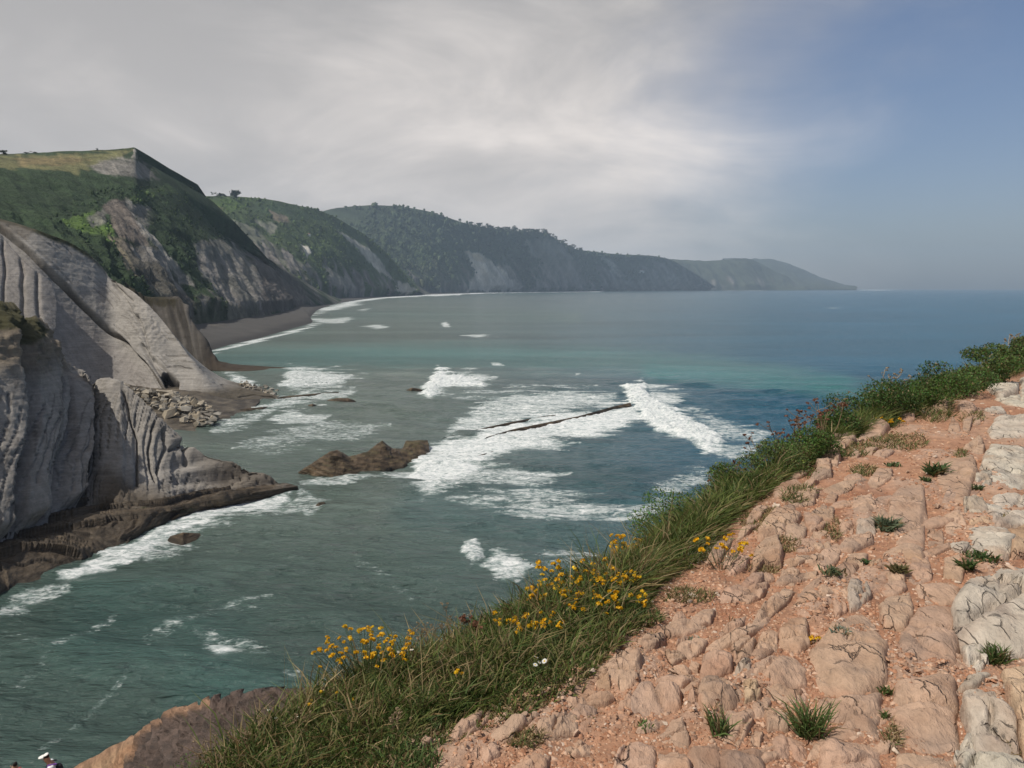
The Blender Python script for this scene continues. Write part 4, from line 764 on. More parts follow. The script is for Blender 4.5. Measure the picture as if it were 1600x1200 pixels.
ROCKS = [  # outline in picture pixels, kind p(ink) / w(hite) / g(rey) / o(chre)
 ('p', .10, [(1270,1010),(1290,990),(1325,955),(1355,955),(1385,1000),(1378,1060),(1340,1085),(1290,1070),(1272,1050)]), ('p', .08, [(1283,1083),(1340,1092),(1374,1083),(1370,1150),(1300,1150),(1282,1120)]),
 ('p', .09, [(1283,1155),(1372,1152),(1378,1240),(1285,1240)]), ('p', .10, [(1413,980),(1440,945),(1492,943),(1496,1010),(1490,1040),(1403,1036)]), ('p', .05, [(1404,1042),(1488,1043),(1489,1066),(1400,1063)]),
 ('p', .09, [(1400,1070),(1490,1070),(1496,1168),(1400,1170)]), ('p', .08, [(1403,1175),(1490,1174),(1496,1240),(1400,1240)]),
 ('w', .16, [(1498,935),(1520,885),(1560,868),(1650,858),(1650,995),(1570,1005),(1520,992),(1498,975)]), ('w', .08, [(1500,997),(1530,996),(1545,1025),(1532,1046),(1510,1036)]), ('w', .05, [(1522,1030),(1540,1026),(1546,1045),(1528,1050)]),
 ('w', .12, [(1510,1060),(1560,1055),(1586,1120),(1590,1185),(1530,1175),(1505,1100)]), ('o', .13, [(1570,1048),(1650,1025),(1650,1215),(1604,1190)]), ('w', .10, [(1500,1180),(1540,1182),(1600,1195),(1650,1230),(1500,1240)]),
 ('w', .07, [(1516,826),(1560,820),(1604,838),(1572,864),(1518,864)]), ('o', .08, [(1575,830),(1640,815),(1640,858),(1585,862)]),
 ('w', .10, [(1533,730),(1550,690),(1572,694),(1600,700),(1602,752),(1570,758),(1530,752)]), ('w', .06, [(1521,742),(1548,735),(1550,757),(1526,760)]), ('w', .08, [(1555,772),(1600,757),(1640,770),(1600,788),(1560,791)]),
 ('g', .09, [(1505,772),(1525,767),(1546,797),(1530,807),(1509,797)]), ('w', .08, [(1547,796),(1596,792),(1640,790),(1640,815),(1592,822),(1558,823)]), ('o', .05, [(1515,812),(1543,808),(1553,822),(1518,824)]),
 ('w', .10, [(1604,700),(1660,690),(1660,760),(1606,755)]),
 ('w', .10, [(1545,604),(1560,593),(1592,594),(1588,611),(1565,618)]), ('w', .07, [(1560,620),(1598,613),(1640,620),(1605,634),(1575,629)]), ('w', .06, [(1540,641),(1564,631),(1571,644),(1550,649)]), ('w', .10, [(1549,667),(1560,650),(1605,640),(1640,660),(1608,677),(1553,678)]),
 ('w', .10, [(1598,590),(1650,580),(1660,610),(1600,612)]), ('p', .12, [(1457,634),(1470,624),(1482,630),(1479,639),(1457,639)]), ('p', .08, [(1409,647),(1428,640),(1429,651),(1411,653)]), ('p', .10, [(1497,631),(1515,621),(1526,640),(1514,649),(1500,644)]),
 ('p', .06, [(1527,633),(1534,637),(1534,652),(1526,653)]), ('p', .06, [(1488,650),(1498,662),(1503,681),(1484,681),(1481,672)]), ('p', .06, [(1505,655),(1521,649),(1516,670),(1511,686),(1504,681)]), ('p', .10, [(1504,701),(1530,680),(1538,695),(1536,710),(1510,707)]),
 ('p', .11, [(1470,722),(1490,710),(1520,712),(1526,740),(1505,778),(1480,770),(1466,745)]), ('p', .11, [(1390,775),(1410,756),(1441,750),(1446,800),(1441,843),(1400,840),(1392,810)]), ('p', .04, [(1448,821),(1471,815),(1475,846),(1450,851)]), ('p', .05, [(1475,805),(1500,800),(1511,820),(1501,841),(1480,839)]),
 ('p', .13, [(1288,676),(1310,670),(1334,664),(1336,681),(1300,694),(1289,691)]), ('p', .14, [(1344,669),(1352,652),(1370,646),(1388,660),(1376,673),(1349,678)]), ('p', .11, [(1289,703),(1305,690),(1313,705),(1308,718),(1289,714)]), ('p', .10, [(1276,716),(1285,703),(1297,718),(1295,728),(1279,728)]),
 ('p', .10, [(1266,738),(1280,728),(1298,725),(1298,739),(1270,744)]), ('p', .06, [(1307,688),(1321,687),(1321,696),(1310,697)]), ('p', .06, [(1256,751),(1268,744),(1279,748),(1262,758)]), ('p', .07, [(1232,779),(1260,760),(1279,762),(1272,781),(1240,784)]),
 ('p', .09, [(1184,822),(1210,795),(1235,780),(1252,800),(1242,816),(1220,829),(1190,832)]), ('p', .06, [(1267,801),(1285,780),(1303,788),(1301,809),(1270,806)]), ('p', .05, [(1287,778),(1300,766),(1311,768),(1305,781)]), ('p', .05, [(1312,756),(1325,740),(1346,737),(1346,751),(1330,758)]),
 ('p', .06, [(1356,751),(1370,733),(1394,732),(1393,746),(1365,761)]), ('p', .07, [(1332,791),(1335,772),(1361,770),(1369,796),(1355,803),(1334,801)]), ('p', .06, [(1312,821),(1325,807),(1335,825),(1332,833),(1314,831)]), ('g', .07, [(1337,816),(1350,804),(1366,812),(1368,829),(1340,831)]),
 ('p', .05, [(1262,821),(1280,806),(1297,812),(1286,823),(1268,827)]), ('p', .09, [(1180,855),(1195,838),(1215,835),(1222,860),(1219,876),(1195,873),(1174,892)]), ('p', .06, [(1264,839),(1290,823),(1299,832),(1280,846),(1267,844)]), ('p', .05, [(1271,851),(1297,843),(1299,856),(1280,857)]),
 ('p', .07, [(1309,854),(1330,835),(1361,828),(1364,846),(1330,858)]), ('p', .06, [(1156,909),(1180,893),(1194,892),(1191,906),(1165,916)]), ('p', .06, [(1148,932),(1175,911),(1202,908),(1192,926),(1170,934)]), ('p', .06, [(1221,891),(1240,883),(1249,893),(1241,909),(1219,906)]),
 ('p', .06, [(1317,876),(1330,860),(1356,862),(1351,881),(1320,889)]), ('p', .04, [(1356,881),(1370,868),(1379,880),(1362,886)]), ('p', .06, [(1381,860),(1410,846),(1441,852),(1441,881),(1385,883)]), ('p', .06, [(1168,978),(1195,940),(1225,915),(1242,920),(1226,941),(1190,967)]),
 ('p', .05, [(1243,921),(1290,905),(1320,894),(1317,911),(1270,926),(1250,931)]), ('p', .06, [(1233,947),(1260,927),(1302,914),(1302,931),(1265,947),(1240,957)]), ('g', .06, [(1324,926),(1330,905),(1356,905),(1361,926),(1345,941),(1329,946)]), ('p', .07, [(1374,942),(1385,925),(1421,920),(1427,960),(1415,975),(1384,976)]),
 ('p', .05, [(1420,901),(1425,870),(1450,866),(1456,900),(1430,906)]), ('p', .06, [(1474,906),(1476,870),(1500,868),(1507,890),(1501,906),(1478,913)]), ('p', .05, [(1432,912),(1470,905),(1500,915),(1496,938),(1442,940)]),
 ('p', .10, [(1097,1047),(1100,1015),(1130,1004),(1144,1010),(1143,1041),(1120,1050)]), ('p', .08, [(1143,1006),(1165,988),(1181,1000),(1176,1019),(1150,1026)]), ('p', .08, [(1183,1001),(1200,978),(1216,985),(1214,1011),(1185,1016)]), ('p', .08, [(1217,986),(1235,962),(1259,965),(1264,1000),(1245,1016),(1219,1011)]),
 ('p', .05, [(1078,1022),(1110,1000),(1150,985),(1185,968),(1201,960),(1196,975),(1150,1001),(1100,1013)]), ('p', .08, [(1169,1067),(1180,1035),(1205,1019),(1240,1019),(1260,1040),(1257,1066),(1225,1076),(1180,1072)]), ('g', .05, [(1142,1051),(1165,1026),(1184,1025),(1170,1051),(1150,1056)]),
 ('p', .09, [(1092,1081),(1100,1058),(1140,1052),(1159,1060),(1157,1091),(1135,1107),(1100,1112),(1091,1096)]), ('o', .05, [(1161,1060),(1181,1060),(1188,1086),(1164,1096)]), ('p', .05, [(1190,1092),(1190,1077),(1215,1077),(1252,1081),(1240,1097)]),
 ('p', .07, [(1072,1117),(1078,1075),(1090,1058),(1092,1080),(1088,1122)]), ('p', .09, [(976,1100),(1000,1070),(1020,1055),(1050,1045),(1080,1050),(1076,1066),(1062,1072),(1060,1102),(980,1118)]), ('p', .08, [(943,1041),(960,1022),(983,1012),(1001,1030),(996,1061),(975,1073),(950,1056)]),
 ('p', .06, [(983,1011),(1010,995),(1036,986),(1038,998),(1020,1013),(995,1023)]), ('p', .06, [(920,1070),(938,1045),(949,1050),(954,1071)]), ('p', .06, [(906,1087),(915,1075),(953,1074),(958,1091),(945,1099),(910,1097)]), ('p', .06, [(888,1107),(915,1091),(936,1101),(931,1117),(900,1127)]),
 ('p', .04, [(1040,1046),(1055,1038),(1081,1043),(1078,1051)]), ('p', .05, [(1075,1039),(1085,1028),(1096,1035),(1090,1044)]), ('p', .04, [(1056,1001),(1065,990),(1077,995),(1070,1003)]), ('p', .04, [(1049,969),(1055,950),(1065,950),(1073,960),(1060,969)]),
 ('p', .08, [(1114,1167),(1135,1106),(1176,1099),(1182,1111),(1166,1151),(1150,1172)]), ('p', .05, [(1170,1167),(1180,1135),(1196,1140),(1186,1172)]), ('p', .05, [(1194,1102),(1226,1101),(1232,1141),(1200,1144)]), ('p', .07, [(1082,1175),(1110,1167),(1160,1174),(1190,1172),(1196,1240),(1084,1240)]),
 ('p', .07, [(1020,1152),(1050,1128),(1066,1130),(1075,1150),(1078,1170),(1040,1168)]), ('p', .07, [(763,1152),(775,1120),(810,1105),(836,1110),(842,1123),(800,1152),(770,1160)]), ('p', .07, [(832,1152),(850,1121),(870,1112),(902,1115),(902,1142),(860,1153)]), ('p', .05, [(873,1107),(890,1090),(906,1087),(922,1098)]),
 ('p', .07, [(678,1157),(700,1140),(735,1115),(770,1100),(778,1110),(750,1136),(710,1162)]), ('p', .06, [(616,1182),(640,1160),(670,1148),(676,1166),(640,1183)]), ('p', .05, [(738,1177),(750,1168),(776,1162),(782,1176),(755,1190)]), ('p', .05, [(596,1199),(610,1178),(621,1182),(614,1207)]),
 ('p', .06, [(963,1177),(975,1160),(1010,1160),(1026,1166),(1021,1225),(960,1225)]), ('p', .06, [(1028,1176),(1045,1172),(1078,1176),(1078,1230),(1026,1230)]), ('p', .05, [(880,1165),(905,1152),(930,1158),(920,1178),(890,1180)]), ('p', .05, [(800,1190),(830,1172),(860,1180),(850,1205),(810,1210)]),
 ('p', .10, [(1539,546),(1545,537),(1556,540),(1553,551)]), ('w', .10, [(1566,560),(1575,553),(1586,556),(1580,563)]), ('p', .06, [(1366,705),(1385,698),(1398,703),(1382,712)]), ('p', .04, [(1328,709),(1338,702),(1346,708),(1336,714)]), ('p', .05, [(1346,702),(1358,695),(1372,698),(1362,706)]),
 ('p', .05, [(1130,870),(1150,858),(1172,862),(1165,882),(1140,888)]), ('p', .05, [(1078,965),(1100,948),(1118,950),(1110,968),(1085,975)]), ('p', .06, [(1110,990),(1150,965),(1166,955),(1160,975),(1125,995)]), ('p', .05, [(1040,1020),(1060,1012),(1072,1022),(1050,1034)]), ('p', .05, [(1205,1160),(1230,1150),(1262,1156),(1258,1190),(1210,1190)]),
 ('p', .05, [(1252,905),(1262,890),(1280,892),(1275,903)]), ('p', .05, [(1255,872),(1272,862),(1290,866),(1280,880)]), ('p', .05, [(1385,900),(1400,888),(1416,892),(1412,912),(1392,915)]), ('p', .06, [(1300,940),(1315,932),(1324,950),(1305,958)]),
]
RC = {'p': (.445, .300, .212), 'w': (.50, .44, .36), 'g': (.41, .335, .27), 'o': (.46, .33, .22)}
rr = np.random.default_rng(9)
def rock_piece(kind, h, poly, idx):
    h *= .58 if kind == 'p' else .85
    pw = np.array([on(a, b, GZ + .55 * h)[:2] for a, b in poly]); cen = pw.mean(0); nb_, nr_ = (60, 19) if idx < 1000 else (26, 9)
    L = np.concatenate([[0], np.cumsum(np.linalg.norm(np.roll(pw, -1, 0) - pw, axis=1))]); t = np.linspace(0, L[-1], nb_, endpoint=False)
    pc = np.vstack([pw, pw[:1]]); B = np.stack([np.interp(t, L, pc[:, 0]), np.interp(t, L, pc[:, 1])], 1)
    size = np.sqrt(np.ptp(pw[:, 0]) * np.ptp(pw[:, 1])); B = cen + (B - cen) * (1.22 + .16 * fbm(np.stack([B[:, 0], B[:, 1], 0 * B[:, 0] + idx], 1), 5 / max(size, .2), 3))[:, None]
    rads = np.linspace(0, 1, nr_) ** .75; V = []
    for r_ in rads:
        xy = cen + (B - cen) * r_; V.append(np.column_stack([xy, np.full(nb_, r_)]))
    V = np.concatenate(V); r_ = V[:, 2].copy(); Q = np.column_stack([V[:, :2], np.full(len(V), idx * 1.7)])
    tilt = rr.normal(0, .07, 2) + np.array((.10, -.05)); pl_ = np.full(len(V), h * 1.12)
    for _ in range(5):
        a_ = rr.uniform(0, 6.28); sl_ = rr.uniform(.25, 1.1) * h / size * 2.2; pl_ = np.minimum(pl_, h * rr.uniform(.9, 1.3) + sl_ * ((V[:, :2] - cen) @ np.array((math.cos(a_), math.sin(a_))) + .10 * size * fbm(Q, 3 / size, 2)))
    zz = np.maximum(pl_, .15 * h) * (1 - r_ ** 12) - .05 * r_ ** 12
    zz += ((V[:, :2] - cen) @ tilt) * (1 - r_ ** 4) * .6
    a_ = rr.uniform(-.5, .5) + .9; dirc = (V[:, :2] - cen) @ np.array((math.cos(a_), math.sin(a_)))
    st = ((dirc / size * rr.uniform(2.0, 4.0) + .45 * fbm(Q, 2.5 / size, 3)) % 1); zz += h * .22 * (st - .5) * (1 - r_ ** 6)     # bedding steps
    zz += (.16 * h * fbm(Q, 6 / size, 4) + .20 * h * fbm(np.column_stack([(Q[:, 0] * .5 + Q[:, 1] * .866) * .35, Q[:, 0] * .866 - Q[:, 1] * .5, Q[:, 2]]), 11, 3) + .012 * fbm(Q, 16, 4)) * (1 - r_ ** 8)
    for _ in range(rr.integers(1, 4)):                                                                   # cracks
        a = rr.uniform(0, 3.14); o_ = rr.uniform(-.3, .3) * size; dl = (V[:, :2] - cen) @ np.array((math.cos(a), math.sin(a))) - o_ + .10 * size * fbm(Q, 3 / size, 3)
        zz -= .5 * h * np.exp(-(dl / (.018 * size + .004)) ** 2) * (1 - r_ ** 6)
    g0 = gz(V[:, 0], V[:, 1]); P = np.column_stack([V[:, :2], np.where(r_ > .995, g0 - .08, GZ + (g0 - GZ) * .5 + zz)])
    base = np.array(RC[kind]) * (1 + .07 * rr.normal()) * (1 + .010 * rr.normal(size=3)); nn = fbm(Q, 3.5, 4)
    col = lerp(base, base * np.array((.82, .72, .66)), sstep(nn, -.1, .6)); col = lerp(col, (.40, .24, .16), sstep(r_ + .35 * fbm(Q, 9, 3), .78, 1.0) * (.8 if kind != 'w' else .4)); col = lerp(col, (.27, .20, .16), sstep(fbm(Q, 3.2, 5, off=4), .08, .5) * .65)
    if kind in 'wg': col = lerp(col, (.24, .21, .18), sstep(fbm(Q, 4, 4), .12, .5) * .6)
    col = lerp(col, (.46, .285, .165), sstep(fbm(Q, 2.7, 3, off=9), .25, .6) * .4)
    fc = grid_faces(nr_, nb_, True); o = mesh('rock', P, fc, M_white if kind in 'wg' else M_pink, ground, np.clip(col, .01, .9)); return o
for i, (k, h, poly) in enumerate(ROCKS): rock_piece(k, h, poly, i)
# smaller blocks of the same bedrock between them
SOIL = [[(900, 930), (1010, 900), (1060, 960), (960, 1010)], [(1030, 890), (1130, 890), (1120, 945), (1040, 960)], [(1290, 640), (1480, 640), (1500, 700), (1460, 745), (1300, 735)], [(1440, 745), (1478, 775), (1510, 800), (1440, 815)], [(1262, 945), (1330, 930), (1320, 960), (1270, 1000)], [(1200, 1130), (1275, 1130), (1280, 1200), (1205, 1200)], [(860, 1130), (1000, 1115), (1020, 1200), (860, 1200)], [(560, 1130), (700, 1100), (760, 1200), (560, 1200)], [(1500, 620), (1545, 600), (1545, 640), (1505, 640)]]
seeds = []; rc_ = np.array([(*np.mean(s_[2], 0), .5 * np.sqrt(np.ptp(np.array(s_[2])[:, 0]) * np.ptp(np.array(s_[2])[:, 1]))) for s_ in ROCKS])
for _ in range(1500):
    q = np.array((rr.uniform(740, 1600), rr.uniform(640, 1196)))
    if len(seeds) >= 45: break
    if any(polydist(q[:1], q[1:], s_)[0] > 0 for s_ in SOIL) or np.min(np.hypot(rc_[:, 0] - q[0], rc_[:, 1] - q[1]) - rc_[:, 2]) < 0: continue
    w_ = on(q[0], q[1], GZ)
    if polydist(w_[:1], w_[1:2], [tuple(p) for p in INN] + [(30, 20), (14, -2), (-2, -2), (-1.0, 1.4)])[0] < .06: continue
    if seeds and min(np.hypot(q[0] - s_[0], (q[1] - s_[1]) * 1.3) for s_ in seeds) < 26 + (q[1] - 640) * .03: continue
    seeds.append(q)
for j, q in enumerate(seeds):
    k_ = rr.integers(5, 8); a_ = np.sort(rr.uniform(0, 6.28, k_)) ; R_ = rr.uniform(15, 26) * (.7 + (q[1] - 600) / 900)
    el = rr.uniform(1.0, 1.7); an = rr.normal(-.75, .35); ex, ey = np.cos(np.linspace(0, 6.28, k_, endpoint=False) + rr.uniform(0, 1)) * R_ * el, np.sin(np.linspace(0, 6.28, k_, endpoint=False) + rr.uniform(0, 1)) * R_ / el
    pts_ = [(q[0] + (u_ * math.cos(an) - v_ * math.sin(an)) * rr.uniform(.75, 1.2), q[1] + (u_ * math.sin(an) + v_ * math.cos(an)) * .62 * rr.uniform(.8, 1.2)) for u_, v_ in zip(ex, ey)]
    rock_piece('w' if q[0] > 1500 and rr.uniform() < .7 else 'p', rr.uniform(.03, .06), pts_, 1000 + j)

# loose small stones one can pick out, then the gravel
SM = [hull_mesh('stone', 12, (1, .75, .4), 400 + k, [(.40, .26, .18), (.48, .34, .25), (.34, .19, .12), (.52, .42, .33)][k % 4], M_gravel) for k in range(8)]
inner_poly = [tuple(p) for p in INN] + [(30, 20), (14, -2), (-2, -2), (-1.0, 1.4)]
cnt = 0
while cnt < 150:
    qx, qy = rr.uniform(580, 1600), rr.uniform(600, 1195); p = on(qx, qy, GZ)
    if polydist(p[:1], p[1:2], inner_poly)[0] < .02: continue
    s = float(np.clip(rr.lognormal(math.log(11), .35), 8, 22)) * np.linalg.norm(p[:2]) / F
    o = bpy.data.objects.new('stone', SM[rr.integers(8)]); C.objects.link(o); o.parent = ground; o.location = (p[0], p[1], gz(p[0], p[1])[0] + .12 * s); o.scale = (s, s, s); o.rotation_euler = (rr.normal(0, .3), rr.normal(0, .3), rr.uniform(0, 6.28)); cnt += 1
def gravel(n):
    qx = rr.uniform(480, 1650, n * 3); t = rr.uniform(0, 1, n * 3); qy = 560 + 670 * t ** .75
    uu, vv_ = (qx - CX) / F, (CY - qy) / F; kk = (GZ - CAMZ) / (-sn + vv_ * cp); D = np.column_stack([uu * kk, (cp + vv_ * sn) * kk, np.full(len(qx), GZ)]); keep = polydist(D[:, 0], D[:, 1], inner_poly) > -.12
    dens = fbm(np.column_stack([D[:, :2], D[:, 0] * 0]), 1.3, 3); keep &= rr.uniform(size=len(D)) < .55 + .9 * dens
    D = D[keep][:n]; n = len(D); dist = np.linalg.norm(D[:, :2], axis=1); s = np.clip(rr.lognormal(math.log(3.3), .45, n), 1.5, 8) * np.sqrt(dist * 3.5) / F
    base = np.array([(-1, -1, -1), (1, -1, -1), (1, 1, -1), (-1, 1, -1), (-.7, -.6, 1), (.6, -.7, 1), (.7, .6, 1), (-.6, .7, 1)], float) * .5
    V = base[None] * (1 + .45 * rr.normal(size=(n, 8, 3))) * s[:, None, None] * np.array((1, .8, .45)); a = rr.uniform(0, 6.28, n); ca, sa = np.cos(a)[:, None], np.sin(a)[:, None]
    Vx, Vy = V[..., 0] * ca - V[..., 1] * sa, V[..., 0] * sa + V[..., 1] * ca; z0 = gz(D[:, 0], D[:, 1]) + .1 * s
    V = np.stack([Vx + D[:, 0:1], Vy + D[:, 1:2], V[..., 2] + z0[:, None]], -1).reshape(-1, 3)
    q = np.array([(4, 5, 6, 7), (0, 1, 5, 4), (1, 2, 6, 5), (2, 3, 7, 6), (3, 0, 4, 7)]); Fc = (np.arange(n)[:, None, None] * 8 + q).reshape(-1, 4)
    pal = np.array([(.42, .245, .155), (.34, .17, .10), (.48, .32, .225), (.28, .16, .105), (.54, .42, .33)]); col = np.repeat(pal[rr.choice(5, n, p=[.36, .30, .20, .1, .04])] * rr.uniform(.8, 1.2, (n, 1)), 8, 0)
    mesh('gravel', V, Fc, M_gravel, ground, col, smooth=False, kind='stuff')
gravel(36000)

# ================================================================== LEDGE BELOW (lower left) 
lc = [(-200, 1420), (-60, 1330), (20, 1290), (70, 1252), (112, 1199), (150, 1178), (190, 1157), (240, 1132), (322, 1096), (360, 1089), (400, 1084), (445, 1080), (520, 1078), (640, 1080)]
ly = [25, 24, 23.2, 22.6, 21.6, 21.2, 20.8, 20.2, 19, 18.7, 18.2, 17.4, 16, 14]
crl = np.array([at(p[0], p[1], y_) for p, y_ in zip(lc, ly)]); nf = crl + np.array((2.2, -5.5, -.3)); nf2 = crl + np.array((4, -13, -4)); bl = crl + np.array((-4, 3.5, -6)); bl2 = crl + np.array((-14, 14, 0)); bl2[:, 2] = -3
G = loft([nf2, nf, crl, bl, bl2], 260, [16, 70, 20, 12])
def dpl(V, px, py, S, T):
    r_ = fbm(V * np.array((1, .45, 1)), 2.2, 4, ridged=True); rough = sstep(px + (py - 1130) * .5, 190, 260)
    q_ = V[:, 0] * .9 + V[:, 1] * .3 + V[:, 2] * 1.6 + .8 * fbm(V, .5, 3); return .16 * rough * ((q_ * 1.7) % 1) + (.05 + .22 * rough) * r_ * (1 - sstep(T, .70, .74) * .5) + .22 * fbm(V, .5, 3) - .1
def cll(V, px, py, S, T, N):
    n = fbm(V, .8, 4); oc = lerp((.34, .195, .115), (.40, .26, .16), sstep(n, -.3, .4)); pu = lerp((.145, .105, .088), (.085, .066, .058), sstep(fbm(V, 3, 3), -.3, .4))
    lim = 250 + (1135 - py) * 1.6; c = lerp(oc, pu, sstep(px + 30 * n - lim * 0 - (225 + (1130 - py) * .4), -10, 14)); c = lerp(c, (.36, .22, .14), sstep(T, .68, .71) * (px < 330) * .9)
    return lerp(c, (.06, .062, .03), sstep(T, .75, .79) * .8)
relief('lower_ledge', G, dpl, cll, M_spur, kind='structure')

# ================================================================== GRASS ON THE EDGE
def ground_at(px_, py_):
    p = on(px_, py_, GZ)
    for _ in range(3): p = on(px_, py_, gz(p[0], p[1])[0] if gz(p[0], p[1])[0] > GZ - .4 else GZ - .2)
    return np.array((p[0], p[1], gz(p[0], p[1])[0]))
def blades(P, L, wid, col, r, lean=(.28, -.05), spread=.62, tipcol=None):
    """bent tapering blades, five vertices each"""
    n = len(P); d = r.normal(size=(n, 3)) * spread; d[:, 2] = 1; d[:, 0] += lean[0] * r.uniform(.3, 1.4, n); d[:, 1] += lean[1]; d /= np.linalg.norm(d, axis=1)[:, None]
    h = d.copy(); h[:, 2] = 0; hn = np.linalg.norm(h, axis=1)[:, None] + 1e-6; h /= hn
    sd_ = np.cross(d, r.normal(size=(n, 3))); sd_ /= np.linalg.norm(sd_, axis=1)[:, None] + 1e-9
    L = L[:, None]; w = wid[:, None]; m_ = P + d * L * .55; t_ = m_ + (d * .55 + h * r.uniform(.0, .5, (n, 1)) + np.array((0, 0, -.10))) * L * .5
    V = np.stack([P - sd_ * w * .5, P + sd_ * w * .5, m_ + sd_ * w * .42, m_ - sd_ * w * .42, t_], 1).reshape(-1, 3)
    i = np.arange(n)[:, None] * 5; T3 = np.concatenate([i + np.array([0, 1, 2]), i + np.array([0, 2, 3]), i + np.array([3, 2, 4])], 0)
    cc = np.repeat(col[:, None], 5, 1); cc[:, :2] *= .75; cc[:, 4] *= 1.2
    if tipcol is not None: cc[:, 4] = tipcol
    return V, T3, cc.reshape(-1, 3)
rg = np.random.default_rng(31)
INp = np.array([p[0] for p in PAIR], float); EDp = np.array([p[1] for p in PAIR], float)
def band(n, t0, t1, u0, u1, r=rg):
    t = r.uniform(t0, t1, n) * (len(PAIR) - 1); u = r.uniform(u0, u1, n); i = np.clip(t.astype(int), 0, len(PAIR) - 2); f = (t - i)[:, None]
    A_, B_ = INN[i] * (1 - f) + INN[i + 1] * f, EDG[i] * (1 - f) + EDG[i + 1] * f
    q = A_ + (B_ - A_) * u[:, None]; return q[:, 0], q[:, 1], t / (len(PAIR) - 1), u
GRN = np.array([(.105, .142, .032), (.075, .112, .026), (.140, .165, .044), (.175, .170, .060), (.058, .090, .024)]); DRY = np.array([(.26, .20, .095), (.34, .26, .14), (.19, .13, .06)])
def grass(n, t0, t1, u0, u1, Lm, wpx, dryp, seed):
    r = np.random.default_rng(seed); x, y, t, u = band(n, t0, t1, u0, u1, r); P = np.column_stack([x, y, gz(x, y) - .01]); n1 = fbm(np.column_stack([x, y, 0 * x]), 2.6, 3); n2 = fbm(np.column_stack([x, y, 0 * x + 5]), .9, 3)
    keep = r.uniform(size=n) < np.clip(.75 + 1.0 * n1 + .4 * (u > .15), 0.08, 1); P, t, u, n1, n2 = P[keep], t[keep], u[keep], n1[keep], n2[keep]; n = len(P)
    dist = np.linalg.norm(P[:, :2], axis=1); L = Lm * np.clip(r.lognormal(0, .35, n), .4, 2) * (.75 + .9 * np.clip(n1 + .25, 0, 1)) * np.clip(.5 + u * 1.3, .4, 1) * np.clip((dist / 4) ** .35, .8, 1.5)
    wid = wpx * np.sqrt(dist * 3.2) / F * r.uniform(.6, 1.3, n); dry = r.uniform(size=n) < np.clip(dryp + .35 * n2 + .25 * (u < .12), .02, .9)
    col = np.where(dry[:, None], DRY[r.integers(3, size=n)], GRN[r.integers(5, size=n)]) * r.uniform(.75, 1.25, (n, 1)); return blades(P, L, wid, col, r)
def cover(n, t0, t1, u0, u1, H_, seed):
    r = np.random.default_rng(seed); x, y, t, u = band(n, t0, t1, u0, u1, r); n1 = fbm(np.column_stack([x, y, 0 * x + 3]), 1.7, 3); keep = r.uniform(size=n) < np.clip(.45 + 1.6 * n1, .05, 1); x, y, u, n1 = x[keep], y[keep], u[keep], n1[keep]; n = len(x)
    dist = np.hypot(x, y); P = np.column_stack([x, y, gz(x, y) + r.uniform(0, 1, n) * H_ * np.clip(.4 + u, .3, 1) * np.clip(.7 + n1, .3, 1.5)]); col = np.array((.058, .095, .022)) * r.uniform(.55, 1.7, (n, 1)) * (1 + .12 * r.normal(size=(n, 3)))
    V, Fc, cc = leaf_quads('c', P, 4.2 * np.sqrt(dist * 3.2) / F * r.uniform(.6, 1.4, n), np.clip(col, .004, .6), r, .5, up=((0, 0, .7), 1.0), make=False)
    return V, np.concatenate([Fc[:, [0, 1, 2]], Fc[:, [0, 2, 3]]]), cc
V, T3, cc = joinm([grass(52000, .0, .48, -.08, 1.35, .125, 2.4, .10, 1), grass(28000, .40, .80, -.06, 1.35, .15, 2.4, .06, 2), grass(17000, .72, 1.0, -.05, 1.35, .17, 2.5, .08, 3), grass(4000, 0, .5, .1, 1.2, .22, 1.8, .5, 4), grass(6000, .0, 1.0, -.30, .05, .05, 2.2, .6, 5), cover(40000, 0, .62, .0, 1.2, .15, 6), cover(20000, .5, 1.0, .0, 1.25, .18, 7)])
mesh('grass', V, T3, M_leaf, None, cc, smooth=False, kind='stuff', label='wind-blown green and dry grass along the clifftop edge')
# thin stubble on the gravel
def patch(n, cx_, cy_, rx, ry, Lm, r, dryp=.4):
    a = r.uniform(0, 6.28, n); q = np.sqrt(r.uniform(0, 1, n)); P = np.array([on(cx_ + rx * q_ * math.cos(a_), cy_ + ry * q_ * math.sin(a_), GZ) for a_, q_ in zip(a, q)]); P[:, 2] = gz(P[:, 0], P[:, 1]) - .005
    dist = np.linalg.norm(P[:, :2], axis=1); dry = r.uniform(size=n) < dryp; col = np.where(dry[:, None], DRY[r.integers(3, size=n)], GRN[r.integers(5, size=n)] * np.array((.9, 1, 1.1))) * r.uniform(.75, 1.25, (n, 1))
    return blades(P, Lm * r.uniform(.5, 1.3, n), 2.0 * np.sqrt(dist * 3.2) / F * r.uniform(.6, 1.2, n), col, r, lean=(.2, 0), spread=.7)
ps = [patch(n_, *a_, rg, d_) for n_, a_, d_ in [(500, (1075, 930, 40, 14, .05), .7), (600, (1000, 965, 36, 14, .06), .35), (700, (1400, 690, 50, 14, .08), .6), (500, (1335, 700, 30, 12, .08), .5), (500, (1465, 645, 26, 14, .14), .5), (400, (1245, 775, 26, 12, .09), .5),
      (900, (1190, 810, 34, 22, .05), .8), (400, (1225, 850, 26, 12, .05), .8), (300, (1195, 885, 24, 8, .05), .85), (400, (930, 1010, 40, 18, .05), .7), (600, (640, 1150, 60, 20, .05), .8), (300, (1300, 830, 14, 22, .05), .8), (260, (1350, 735, 24, 8, .06), .5), (300, (1520, 655, 20, 8, .08), .6),
      (350, (1500, 720, 10, 12, .05), .7), (250, (1395, 1160, 12, 20, .04), .8), (300, (1560, 1195, 40, 8, .05), .8), (300, (820, 1165, 30, 10, .05), .7)]]
